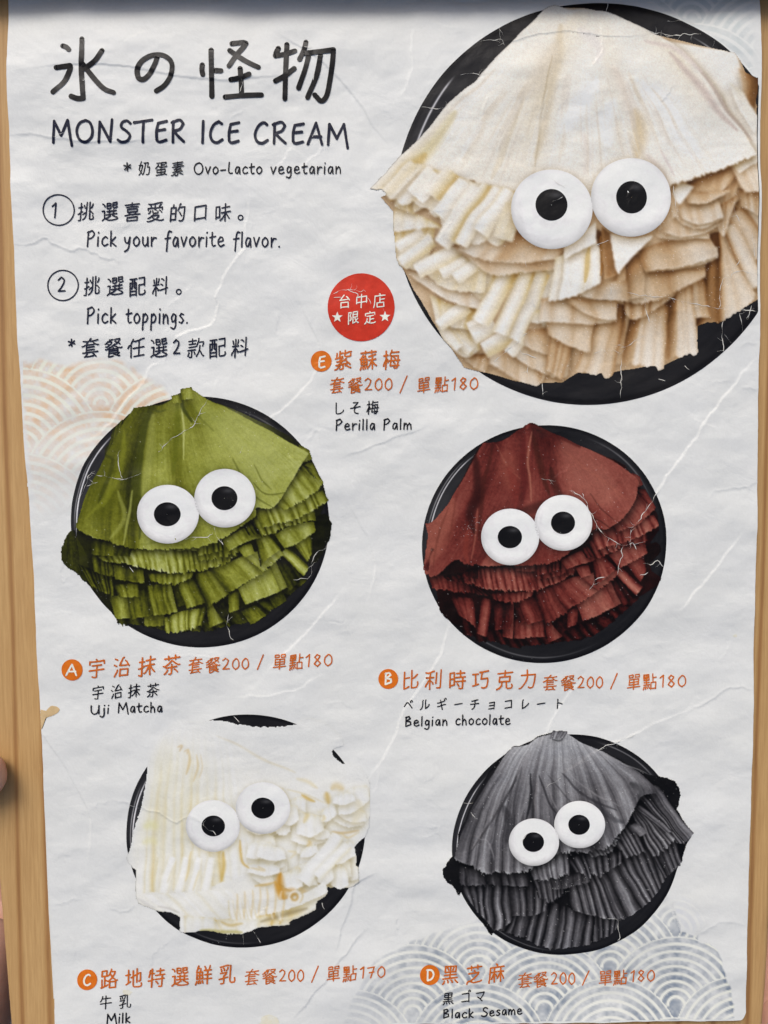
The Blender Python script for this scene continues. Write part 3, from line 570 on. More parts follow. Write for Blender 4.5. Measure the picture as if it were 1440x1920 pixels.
    S([[(720, 540), (800, 470), (1140, 520)], [(730, 590), (880, 620), (1000, 600), (1130, 540)]], t=[.45, .55, .6, .66, .6], top=.15, rim=.2)
    S([[(820, 330), (1090, 330)], [(790, 460), (880, 540), (1000, 560), (1140, 500)]], t=[.4, .5, .55, .6, .55], top=.1, rim=.15)
    S([[(840, 430), (1000, 360), (1110, 380)], [(870, 500), (980, 530), (1145, 490)]], t=[.5, .55, .6, .62, .66], top=.15, rim=.25)
    S([[(900, 260), (1190, 140), (1230, 170)], [(900, 400), (1050, 380), (1180, 260)]], t=[.3, .4, .45, .45, .4], top=.25, rim=.2)
    S([[(880, 330), (1060, 320), (1180, 300)], [(900, 395), (1010, 395), (1110, 350), (1190, 310)]], t=[.4, .45, .5, .5], top=.15, rim=.2)
    S([[(1180, 130), (1320, 130), (1400, 120)], [(1280, 330), (1400, 330)]], t=[.65, .6, .7, .6], top=.1)
    S([[(1200, 130), (1390, 60)], [(1240, 190), (1390, 120)]], t=[.85, .95, .9], pal=cream, sh=.3)
    S([[(860, 270), (930, 290)], [(800, 340), (840, 410), (880, 370)]], t=[.9, 1, .85], pal=cream, sh=.3, top=0)
    S([[(690, 560), (800, 320)], [(690, 600), (830, 480)]], t=[.35, .45, .5], sh=0, top=.1)
    # ---- the top sheet (zoomed plan 1)
    p.gain = .02; p.topk = 1; p.topwk = 1; p.folds = 0
    p.org, p.sc = o1, k1
    p.pal = cream
    S([[(1040, 140), (1318, 197)], [(1290, 420), (1372, 360)]], t=[.75, .85, .95, .9], sh=.4, top=0, pal=cream)
    S([[(1280, 330), (1350, 330)], [(1400, 600), (1414, 430)]], t=[.75, .9, .8], sh=.3, top=0, pal=cream)
    S([[(1330, 250), (1400, 280)], [(1355, 370), (1400, 390)]], t=[.55, .3, .1, .05], pal=warm, top=.1)
    S([[(1300, 300), (1350, 330)], [(1390, 470), (1414, 430)]], t=[.9, .8, .85], pal=cream, sh=.3)
    S([[(640, 20, .85), (680, 5, .8), (730, 25, .85), (800, 30, .75), (880, 42, .9), (960, 80, .85)],
       [(330, 340, .9), (470, 250, .92), (560, 280, .8), (650, 280, .62), (720, 260, .82), (800, 250, .93), (880, 260, .75), (950, 260, .9), (1050, 240, .85), (1120, 230, .66), (1180, 240, .85)],
       [(10, 680, .8), (60, 690, .45), (110, 690, .75), (260, 690, .85), (300, 640, .8), (420, 660, .8), (500, 700, .8), (620, 720, .8), (700, 710, .9), (800, 720, .8), (880, 700, .9), (1000, 690, .8), (1100, 670, .88), (1170, 640, .88), (1310, 585, .95), (1400, 560, .85)]],
      top=.05, streak=.05, grain=.03, rim=.04, sh=.75, shr=9, jag=.005)
    for l, w_, c, q in [([(700, 90), (670, 250), (640, 400), (610, 560)], 44, (205, 192, 165), .55), ([(680, 160), (620, 280), (540, 350)], 70, (206, 196, 178), .5), ([(660, 200), (625, 420), (608, 590)], 7, (188, 174, 146), .7), ([(560, 360), (510, 480), (440, 640)], 26, (212, 202, 180), .6), ([(960, 400), (985, 480), (975, 560)], 60, (205, 188, 155), .75), ([(880, 240), (930, 350), (960, 460)], 40, (216, 206, 192), .55),
                        ([(1080, 190), (1200, 320), (1330, 470)], 26, (196, 182, 172), .7), ([(1190, 250), (1290, 380), (1380, 500)], 14, (176, 160, 146), .7), ([(1000, 140), (1110, 180), (1200, 260)], 20, (206, 194, 186), .6), ([(760, 110), (830, 160), (830, 220)], 40, (214, 210, 206), .5), ([(1010, 560), (1060, 620), (1090, 680)], 26, (206, 196, 186), .6),
                        ([(320, 410), (240, 510), (150, 610), (70, 700)], 46, (205, 192, 146), .65), ([(200, 560), (120, 650), (80, 720)], 50, (196, 168, 104), .6), ([(770, 480), (790, 560), (780, 620)], 30, (212, 204, 194), .5), ([(820, 290), (760, 380), (700, 470)], 60, (236, 237, 236), .5), ([(880, 360), (850, 450), (870, 520)], 70, (237, 238, 237), .5), ([(1000, 300), (1100, 420), (1180, 560)], 90, (236, 238, 238), .4),
                        ([(690, 300), (640, 420), (640, 520)], 10, (208, 200, 184), .5), ([(540, 400), (500, 520), (470, 600)], 8, (204, 194, 172), .5), ([(1110, 640), (1090, 600), (1060, 540)], 10, (208, 198, 192), .6)]:
        p.line(l, w_*1.15, c, min(q*1.25, .9), soft=1.4)
    for i in range(70):
        f = p.rs.rand(); x1 = 90+f*1180; y1 = 690-330*abs(f-.45)*.5
        x0 = 640+f*230; v0 = .35+.4*p.rs.rand(); v1 = min(v0+.2+.3*p.rs.rand(), 1)
        q = [(x0+(x1-x0)*v, 60+(y1-60)*v-40*v*(1-v)) for v in (v0, (v0+v1)/2, v1)]
        p.line(q, 5+14*p.rs.rand(), [(205, 194, 172), (228, 229, 228), (198, 188, 172)][i % 3], .15+.25*p.rs.rand(), soft=1.4)
    # hanging tubes of its left hem
    p.gain = .06
    p.org, p.sc = o2, k2
    S([[(330, 30), (520, 90), (700, 140), (900, 190), (1050, 240)], [(110, 260), (330, 330), (500, 440), (620, 590), (800, 560), (960, 580)]], t=[.6, .8, .6, .75, .5, .85, .6, .8, .7, .5], pleat=[0, .1, .2, .33, .45, .56, .66, .76, .88, 1], fold=.3, ext=.08, bulge=.08, sh=.4, jag=.01)
    for a, b, wd, tt in [((330, 40), (130, 250), 70, (.75, .55, .5, .7)), ((470, 100), (330, 260), 120, (.85, .8, .9, .85)), ((610, 100), (470, 270), 130, (.8, .5, .2, .35)), ((690, 160), (510, 400), 95, (.8, .97, .9, .75, .6)), ((770, 190), (530, 590), 92, (.75, .95, .97, .8, .5)), ((850, 180), (600, 560), 92, (.85, .55, .25, .3, .4)), ((920, 210), (660, 590), 76, (.7, .9, .95, .7, .5)), ((1000, 230), (800, 520), 100, (.5, .9, .95, .8, .6, .5)), ((1040, 330), (960, 560), 110, (.5, .55, .45, .5))]:
        T(a, b, wd, t=tt, sh=.3, top=.08)
    p.org, p.sc = o3, k3
    S([[(385, 610), (520, 640), (655, 620)], [(405, 830), (428, 868), (450, 830), (650, 640)]], t=[.85, .95, .92, .88], pal=cream, sh=.6, top=.1)
    p.org, p.sc = (0, 0), 1
    p.warp(4, 52)
    p.contact(EYES['plum'])
    p.grainy(.04, .01, .4)
    # the paper's edge cuts the picture
    X = p.x0+np.arange(p.W)*p.s
    p.a *= (X < 1421.5)[None]

DISHES = {
    'green':  dict(box=(106, 722, 626, 1196), org=(100, 710), sc=.375, seed=3, fn=lambda p: matcha_like(p, 'green')),
    'brown':  dict(box=(790, 784, 1262, 1220), org=(757.5, 771.3), sc=.3472, seed=4, fn=lambda p: matcha_like(p, 'brown')),
    'milk':   dict(box=(236, 1344, 694, 1756), org=(210, 1320), sc=.3472, seed=5, fn=milk),
    'sesame': dict(box=(824, 1364, 1304, 1784), org=(810, 1350), sc=.35417, seed=6, fn=sesame),
    'plum':   dict(box=(690, -2, 1426, 730), org=(0, 0), sc=1, seed=7, fn=plum),
}
def paint(name, step):
    d = DISHES[name]
    p = Print(*d['box'], step, d['seed'], d['org'], d['sc']); d['fn'](p); return p

# ------------------------------------------------------------------ materials
def nodes_of(name):
    m = bpy.data.materials.new(name); m.use_nodes = True
    return m, m.node_tree, m.node_tree.nodes['Principled BSDF']
def link(nt, a, b): nt.links.new(a, b)
def noise(nt, vec, scale, detail=3, rough=.5, dist=0):
    n = nt.nodes.new('ShaderNodeTexNoise'); n.inputs['Scale'].default_value = scale; n.inputs['Detail'].default_value = detail
    n.inputs['Roughness'].default_value = rough; n.inputs['Distortion'].default_value = dist
    if vec is not None: link(nt, vec, n.inputs['Vector'])
    return n
def ramp(nt, fac, stops):
    r = nt.nodes.new('ShaderNodeValToRGB')
    while len(r.color_ramp.elements) < len(stops): r.color_ramp.elements.new(.5)
    for el, (p, c) in zip(r.color_ramp.elements, stops):
        el.position = p; el.color = (*c, 1) if len(c) == 3 else c
    link(nt, fac, r.inputs[0]); return r
def mix(nt, mode, fac, a, b):
    n = nt.nodes.new('ShaderNodeMix'); n.data_type = 'RGBA'; n.blend_type = mode
    for s, v in ((n.inputs[0], fac), (n.inputs[6], a), (n.inputs[7], b)):
        if hasattr(v, 'links'): link(nt, v, s)
        elif isinstance(v, (int, float)): s.default_value = v
        else: s.default_value = (*v, 1)
    return n.outputs[2]

PAPER = (.712, .738, .722)
def paper_look(name, ink=None, rough=.5, spec=.35, scuff=0):
    """printed paper: paper colour times the ink; ink is a colour, 'attr' for the printed colours, or None"""
    m, nt, b = nodes_of(name)
    co = nt.nodes.new('ShaderNodeNewGeometry').outputs['Position']
    mott = ramp(nt, noise(nt, co, 28, 5, .6).outputs[0], [(.3, (PAPER[0]*.97, PAPER[1]*.968, PAPER[2]*.955)), (.7, PAPER)])
    fib = noise(nt, co, 900, 4, .65)
    fib = ramp(nt, fib.outputs[0], [(.3, (.9, .9, .89)), (.7, (1, 1, 1))])
    col = mix(nt, 'MULTIPLY', .5, mott.outputs[0], fib.outputs[0])
    if ink == 'attr':
        at = nt.nodes.new('ShaderNodeAttribute'); at.attribute_name = 'ink'
        inkc = at.outputs['Color']
    elif ink is not None:
        inkc = None
        v = noise(nt, co, 260, 4, .7)
        rr = ramp(nt, v.outputs[0], [(.25, tuple(min(x*1.25+.004, 1) for x in ink)), (.6, ink)])
        inkc = rr.outputs[0]
    if ink is not None:
        if scuff:
            sp = noise(nt, co, 1500, 2, .5)
            big = noise(nt, co, 40, 3, .6)
            mul = nt.nodes.new('ShaderNodeMath'); mul.operation = 'MULTIPLY'
            link(nt, sp.outputs[0], mul.inputs[0]); link(nt, big.outputs[0], mul.inputs[1])
            sr = ramp(nt, mul.outputs[0], [(.445, (0, 0, 0)), (.5, (scuff,)*3)])
            inkc = mix(nt, 'MIX', sr.outputs[0], inkc, (.8, .8, .8))
        col = mix(nt, 'MULTIPLY', 1.0, col, inkc)
    link(nt, col, b.inputs['Base Color'])
    b.inputs['Roughness'].default_value = rough
    b.inputs['Specular IOR Level'].default_value = spec
    # crumples too fine to model: soft dents and the tooth of the sheet
    n1 = noise(nt, co, 60, 6, .62, .6); n2 = noise(nt, co, 520, 4, .65)
    vo = nt.nodes.new('ShaderNodeTexVoronoi'); vo.feature = 'F1'; vo.inputs['Scale'].default_value = 34
    wob = nt.nodes.new('ShaderNodeVectorMath'); wob.operation = 'MULTIPLY_ADD'
    nw = noise(nt, co, 45, 3, .6); link(nt, nw.outputs['Color'], wob.inputs[0]); wob.inputs[1].default_value = (.03, .03, .03); link(nt, co, wob.inputs[2])
    link(nt, wob.outputs[0], vo.inputs['Vector'])
    b1 = nt.nodes.new('ShaderNodeBump'); b1.inputs['Strength'].default_value = 1; b1.inputs['Distance'].default_value = .00036; link(nt, n1.outputs[0], b1.inputs['Height'])
    b2 = nt.nodes.new('ShaderNodeBump'); b2.inputs['Strength'].default_value = 1; b2.inputs['Distance'].default_value = .0002; link(nt, vo.outputs['Distance'], b2.inputs['Height']); link(nt, b1.outputs[0], b2.inputs['Normal'])
    b3 = nt.nodes.new('ShaderNodeBump'); b3.inputs['Strength'].default_value = .6; b3.inputs['Distance'].default_value = .00006; link(nt, n2.outputs[0], b3.inputs['Height']); link(nt, b2.outputs[0], b3.inputs['Normal'])
    link(nt, b3.outputs[0], b.inputs['Normal'])
    return m

WHITE = lin((.843, .851, .843))
def ink_of(rgb):
    """printed colour (as seen, 0-255) relative to the white of the sheet"""
    return tuple(float(x) for x in np.clip(lin(np.array(rgb)/255)/WHITE, 0, 1.12))

M_PAPER = paper_look('poster_paper')
M_PRINT = paper_look('printed_picture', 'attr', .36, .16, .5)
INKS = {}
def ink_mat(name, rgb, scuff=.6, rough=.4, spec=.14):
    if name not in INKS: INKS[name] = paper_look(name, ink_of(rgb), rough, spec, scuff)
    return INKS[name]
BLACK = ink_mat('black_ink', (16, 16, 18), .5, .32, .18); NAVY = ink_mat('navy_ink', (24, 28, 46)); DARK = ink_mat('dark_ink', (24, 24, 30))
ORANGE = ink_mat('orange_ink', (188, 97, 36)); BADGE = ink_mat('amber_ink', (203, 104, 28)); RED = ink_mat('red_ink', (188, 51, 34))
CREAM = ink_mat('unprinted_cream', (238, 230, 214), 0); EYE = ink_mat('eye_white_ink', (228, 229, 229), 0); PUPIL = ink_mat('pupil_ink', (17, 17, 19))
CRACK = ink_mat('bare_paper_crack', (212, 210, 202), 0)

def wood_look():
    m, nt, b = nodes_of('pine_wood')
    g = nt.nodes.new('ShaderNodeNewGeometry').outputs['Position']
    mp = nt.nodes.new('ShaderNodeMapping'); mp.inputs['Scale'].default_value = (1, .045, 1); link(nt, g, mp.inputs[0])
    lo = noise(nt, mp.outputs[0], 55, 4, .55, .35)
    hi = noise(nt, mp.outputs[0], 900, 4, .7)
    c1 = ramp(nt, lo.outputs[0], [(.2, (.55, .36, .155)), (.5, (.50, .315, .13)), (.8, (.44, .255, .097))])
    wv = nt.nodes.new('ShaderNodeTexWave'); wv.wave_type = 'BANDS'; wv.bands_direction = 'X'
    mp2 = nt.nodes.new('ShaderNodeMapping'); mp2.inputs['Scale'].default_value = (1, .06, 1); mp2.inputs['Rotation'].default_value = (0, 0, .05); link(nt, g, mp2.inputs[0])
    link(nt, mp2.outputs[0], wv.inputs[0]); wv.inputs['Scale'].default_value = 24; wv.inputs['Distortion'].default_value = 4.5; wv.inputs['Detail'].default_value = 2; wv.inputs['Detail Scale'].default_value = 1.2
    line = ramp(nt, wv.outputs['Fac'], [(.0, (.62, .50, .42)), (.05, (.82, .74, .66)), (.16, (1, 1, 1))])
    fine = ramp(nt, hi.outputs[0], [(.32, (.78, .73, .68)), (.62, (1, 1, 1))])
    col = mix(nt, 'MULTIPLY', .9, c1.outputs[0], line.outputs[0])
    col = mix(nt, 'MULTIPLY', .8, col, fine.outputs[0])
    link(nt, col, b.inputs['Base Color']); b.inputs['Roughness'].default_value = .5; b.inputs['Specular IOR Level'].default_value = .35
    bp = nt.nodes.new('ShaderNodeBump'); bp.inputs['Distance'].default_value = .0002; bp.inputs['Strength'].default_value = .6; link(nt, hi.outputs[0], bp.inputs['Height']); link(nt, bp.outputs[0], b.inputs['Normal'])
    return m
M_WOOD = wood_look()

def plain_look(name, c0, c1, scale, rough=.7, bump=.0005, sss=0):
    m, nt, b = nodes_of(name)
    g = nt.nodes.new('ShaderNodeNewGeometry').outputs['Position']
    n = noise(nt, g, scale, 6, .65)
    r = ramp(nt, n.outputs[0], [(.3, c0), (.7, c1)])
    link(nt, r.outputs[0], b.inputs['Base Color']); b.inputs['Roughness'].default_value = rough
    bp = nt.nodes.new('ShaderNodeBump'); bp.inputs['Distance'].default_value = bump; link(nt, n.outputs[0], bp.inputs['Height']); link(nt, bp.outputs[0], b.inputs['Normal'])
    if sss:
        b.inputs['Subsurface Weight'].default_value = sss; b.inputs['Subsurface Radius'].default_value = (.008, .003, .0015)
    return m
M_FLOOR = plain_look('dark_stone_floor', (.035, .036, .04), (.075, .075, .08), 12)
M_SKIN = plain_look('skin', (.50, .27, .19), (.60, .34, .25), 160, .5, .0002, .12)
M_NAIL = plain_look('nail', (.62, .38, .32), (.66, .42, .36), 100, .3, .00005)

# ------------------------------------------------------------------ floor and board
mesh('floor', [(-6, -6, -.9), (6, -6, -.9), (6, 6, -.9), (-6, 6, -.9)], [(0, 1, 2, 3)], M_FLOOR, smooth=False)['kind'] = 'structure'

def slab(name, edge_l, edge_r, z0, z1, mat, parent=None, bev=.0025, rows=40):
    """a board between two traced edges (plan points, top to bottom), its long edges rounded"""
    L = spline(edge_l, rows); R = spline(edge_r, rows)
    vs = []; k = 0
    prof_r = [(0, z0+bev), *[(-bev*(1-math.cos(q)), z1-bev*(1-math.sin(q))) for q in np.linspace(0, np.pi/2, 6)]]
    for i in range(rows):
        l = level(*L[i], z1-.002); r = level(*R[i], z1-.002)
        ring = [(r[0]-bev, r[1], z0)]+[(r[0]+dx, r[1], z) for dx, z in prof_r]+[(l[0]-dx, l[1], z) for dx, z in prof_r[::-1]]+[(l[0]+bev, l[1], z0)]
        vs += ring; k = len(ring)
    fs = [(i*k+j, i*k+(j+1) % k, (i+1)*k+(j+1) % k, (i+1)*k+j) for i in range(rows-1) for j in range(k)]
    fs += [tuple(range(k)), tuple(range((rows-1)*k, rows*k))[::-1]]
    o = mesh(name, vs, fs, mat, parent, smooth=True)
    import bmesh
    bm = bmesh.new(); bm.from_mesh(o.data); bmesh.ops.recalc_face_normals(bm, faces=bm.faces); bm.to_mesh(o.data); bm.free()
    md = o.modifiers.new('edges', 'EDGE_SPLIT'); md.split_angle = math.radians(50)
    return o
board = slab('menu_board', [(-130, -260), (-90, 300), (-50, 900), (-20, 1400), (1, 1660), (22, 1920), (36, 2090)], [(1520, -260), (1496, 300), (1472, 900), (1452, 1400), (1438, 1780), (1428, 1920), (1416, 2090)], -.020, -.0032, M_WOOD)
tag(board, 'flat pale pine board with brown grain lines that carries the worn paper poster', 'board')
shadow_rail = slab('shadow_rail', [(-118, -190), (-112, -100), (-106, -24)], [(1510, -190), (1508, -100), (1506, -24)], -.0028, .0076, M_WOOD, board, bev=.003, rows=6)  # wooden bar out of view, added to cast the shade along the sheet's top

# ------------------------------------------------------------------ the sheet: outline, crumples and creases
EL = [(8, -70), (12, 0), (13, 120), (16, 250), (20, 340), (26, 450), (33, 620), (38, 690), (46, 840), (55, 960), (63, 1100), (70, 1250), (77, 1370), (83, 1500), (90, 1650), (97, 1780), (103, 1900), (106, 1960)]
ER = [(1429, -70), (1428, 0), (1427, 200), (1426, 450), (1425, 600), (1422, 750), (1420, 900), (1418, 1050), (1415, 1200), (1413, 1350), (1409, 1500), (1405, 1650), (1401, 1780), (1398, 1880)]
GS = 1.8
GX0, GY0, GX1, GY1 = -30, -90, 1470, 2010
gx = np.arange(GX0, GX1+1, GS); gy = np.arange(GY0, GY1+1, GS)
PX, PY = np.meshgrid(gx, gy)
CREASES = [  # traced folds: points, ridge height (mm), broad rise (mm, on the first side), reach
    ([(5, 252), (50, 251), (100, 258), (150, 266), (222, 267), (290, 262)], .16, .30, 50),
    ([(20, 459), (60, 456), (80, 446), (100, 457), (130, 470), (145, 466), (170, 472), (205, 486), (240, 492)], .16, .28, 40),
    ([(468, 360), (460, 430), (458, 463), (433, 497), (407, 547), (407, 577), (393, 610), (347, 623), (327, 640), (305, 680)], .19, .42, 60),
    ([(305, 680), (280, 690), (268, 718), (245, 742), (225, 765), (208, 792), (170, 830)], .22, .35, 40),
    ([(1424, 668), (1409, 680), (1381, 715), (1360, 739), (1326, 783), (1300, 825), (1255, 885), (1215, 950), (1180, 1000)], .05, .45, 70),
    ([(1290, 1330), (1330, 1315), (1355, 1296), (1381, 1287), (1412, 1293)], .20, .25, 40),
    ([(1320, 1316), (1240, 1350), (1192, 1375), (1143, 1396), (1097, 1424), (1065, 1446), (1022, 1474)], .09, .22, 50),
    ([(205, 1501), (231, 1504), (262, 1514), (300, 1525), (328, 1542), (356, 1532), (377, 1542), (401, 1563)], .18, .2, 30),
    ([(204, 1706), (231, 1709), (258, 1699)], .14, .2, 40), ([(174, 1514), (184, 1506), (204, 1505)], .14, .1, 20),
    ([(100, 1697), (123, 1694), (138, 1687), (152, 1689)], .15, .1, 20), ([(627, 1790), (654, 1702), (672, 1653), (712, 1636)], .10, .35, 60),
    ([(548, 1915), (579, 1875), (608, 1841), (640, 1800), (690, 1740)], .10, .4, 70), ([(1305, 1754), (1338, 1736), (1359, 1728), (1400, 1736)], .13, .15, 30),
    ([(1334, 717), (1360, 714), (1372, 716)], .13, .08, 20), ([(1390, 726), (1422, 729)], .14, .1, 20), ([(1328, 935), (1339, 921), (1368, 917), (1410, 910)], .15, .15, 30),
    ([(1385, 652), (1400, 645), (1424, 643)], .13, .1, 20), ([(455, 206), (440, 214), (428, 222)], .12, .08, 20), ([(603, 270), (598, 285), (570, 310), (553, 335)], .13, .15, 25),
    ([(1128, 40), (1130, 78), (1125, 104), (1106, 126)], .15, .2, 30), ([(930, 84), (950, 78), (1055, 57), (1133, 68), (1205, 64)], .13, .35, 40), ([(916, 178), (910, 196), (905, 215)], .13, .1, 20),
    ([(774, 42), (771, 130), (756, 170), (742, 188)], .07, .2, 40), ([(610, 1262), (560, 1290), (515, 1300), (440, 1306)], .06, .25, 40), ([(430, 1218), (410, 1230), (330, 1228)], .08, .1, 20),
    ([(850, 1150), (820, 1240), (760, 1330), (730, 1400), (690, 1460)], .05, .4, 70), ([(640, 860), (720, 830), (800, 800)], .05, .3, 60), ([(640, 1110), (560, 1200), (500, 1260)], .06, .35, 60), ([(650, 940), (700, 1040), (690, 1130)], .06, .3, 60),
    ([(1100, 1260), (1050, 1330), (1000, 1420)], .05, .3, 50), ([(60, 1350), (120, 1440), (170, 1540), (160, 1620)], .05, .3, 60), ([(520, 60), (620, 130), (720, 260)], .05, .4, 70), ([(60, 130), (200, 120), (380, 150), (560, 140)], .04, .4, 50), ([(1390, 1000), (1330, 1080), (1270, 1150)], .06, .4, 60), ([(560, 560), (600, 660), (560, 740), (480, 800)], .06, .35, 60),
]
rs = np.random.RandomState(11)
for _ in range(70):                     # the many small dents of a handled sheet
    x, y = rs.rand()*1380+30, rs.rand()*1880+20; an = rs.rand()*6.28; ln = 15+rs.rand()*60
    pts = [(x, y)]
    for k in range(3):
        an += (rs.rand()-.5)*1.2; x += math.cos(an)*ln/3; y += math.sin(an)*ln/3; pts.append((x, y))
    CREASES.append((pts, .02+.06*rs.rand(), .05+.2*rs.rand(), 15+rs.rand()*45))
H = np.zeros_like(PX)
for pts, ridge, rise, reach in CREASES:
    P = np.array(pts, float)
    P = spline(pts, max(len(pts)*3, 8)); P[1:-1] += (rs.rand(len(P)-2, 2)-.5)*5
    m = reach*2.2+10
    i0, i1 = np.searchsorted(gx, [P[:, 0].min()-m, P[:, 0].max()+m]); j0, j1 = np.searchsorted(gy, [P[:, 1].min()-m, P[:, 1].max()+m])
    X, Y = PX[j0:j1, i0:i1], PY[j0:j1, i0:i1]
    if X.size == 0: continue
    best = np.full(X.shape, 1e9); side = np.zeros(X.shape); along = np.zeros(X.shape)
    n = len(P)-1
    for k in range(n):
        a, b = P[k], P[k+1]; d = b-a; L2 = d@d+1e-9
        t = np.clip(((X-a[0])*d[0]+(Y-a[1])*d[1])/L2, 0, 1)
        dx, dy = X-a[0]-t*d[0], Y-a[1]-t*d[1]
        q = np.hypot(dx, dy); w = q < best
        best = np.where(w, q, best); side = np.where(w, np.sign(d[0]*(Y-a[1])-d[1]*(X-a[0])), side); along = np.where(w, (k+t)/n, along)
    fade = np.clip(np.minimum(along, 1-along)*5+.15, 0, 1)
    br = np.exp(-best/reach)*np.exp(-(best/(reach*2))**2)
    H[j0:j1, i0:i1] += fade*(ridge*.72*np.exp(-(best/2.0)**2)+rise*.5*br*np.where(side < 0, 1, -.45))
for amp, c in ((.9, 150), (.45, 70), (.16, 30), (.05, 12)):
    H += amp*vnoise(rs, len(gy), len(gx), c/GS*.8, c/GS*1.2)
H -= 1.3e-4*np.clip(130-PY, 0, 135)**2                       # a slight roll of the sheet along its top edge
H *= .001
H = np.maximum(H, -.0026)
def height(px, py):
    fx = np.clip((np.asarray(px, float)-GX0)/GS, 0, len(gx)-1.001); fy = np.clip((np.asarray(py, float)-GY0)/GS, 0, len(gy)-1.001)
    i = fx.astype(int); j = fy.astype(int); fx = fx-i; fy = fy-j
    return (H[j, i]*(1-fx)+H[j, i+1]*fx)*(1-fy)+(H[j+1, i]*(1-fx)+H[j+1, i+1]*fx)*fy
def on_sheet(px, py, lift):
    """plan point to the printed surface; lift in micrometres"""
    return flat(px, py, height(px, py)+np.asarray(lift)*1e-6)

nc, nr = 760, 1060
L = spline(EL, nr); R = spline(ER, nr)
L[:, 0] += .5*vnoise(rs, 1, nr, 1, 26)[0]+.2*vnoise(rs, 1, nr, 1, 5)[0]; R[:, 0] += .4*vnoise(rs, 1, nr, 1, 26)[0]+.2*vnoise(rs, 1, nr, 1, 5)[0]
u = np.linspace(0, 1, nc)[None]
v = np.linspace(0, 1, nr)[:, None]
SX = L[:, :1]*(1-u)+R[:, :1]*u
# the lower edge runs up to the right and its corner is rounded
top_y = -70.0
bot = 1931-19*u**1.2-.8*vnoise(rs, 1, nc, 1, 12)
bot = bot-14*np.clip((u-.992)/.008, 0, 1)**2
SY = top_y*(1-v)+bot*v
# edge x belongs to the row's own y
SX = np.interp(SY[:, 0], L[:, 1], L[:, 0])[:, None]*(1-u)+np.interp(SY[:, 0], R[:, 1], R[:, 0])[:, None]*u
def grid_faces(r, c):
    i = np.arange(r*c).reshape(r, c)
    return np.stack([i[:-1, :-1], i[1:, :-1], i[1:, 1:], i[:-1, 1:]], -1).reshape(-1, 4)
poster = mesh('menu_poster', on_sheet(SX, SY, 0).reshape(-1, 3), grid_faces(nr, nc), M_PAPER)
tag(poster, 'creased white paper menu poster printed with five ice dishes, fixed on the pine board', 'poster')
# a second sheet underneath, showing as a thin white edge
under = mesh('paper_sheet', np.concatenate([flat(np.interp(yy, L[:, 1], L[:, 0])-np.interp(yy, [0, 1300, 1500, 1700, 1920], [2, 0, 5, 7, 6])+(np.interp(yy, R[:, 1], R[:, 0])-np.interp(yy, L[:, 1], L[:, 0])+np.interp(yy, [0, 500, 1000, 1920], [-3, 3, 4, 3]))*np.array([0, 1.]), np.full(2, yy), -.0028) for yy in np.linspace(-60, 1880, 60)]), grid_faces(60, 2), M_PAPER)
tag(under, 'plain white sheet under the poster, only its narrow edge showing at the side', 'paper')

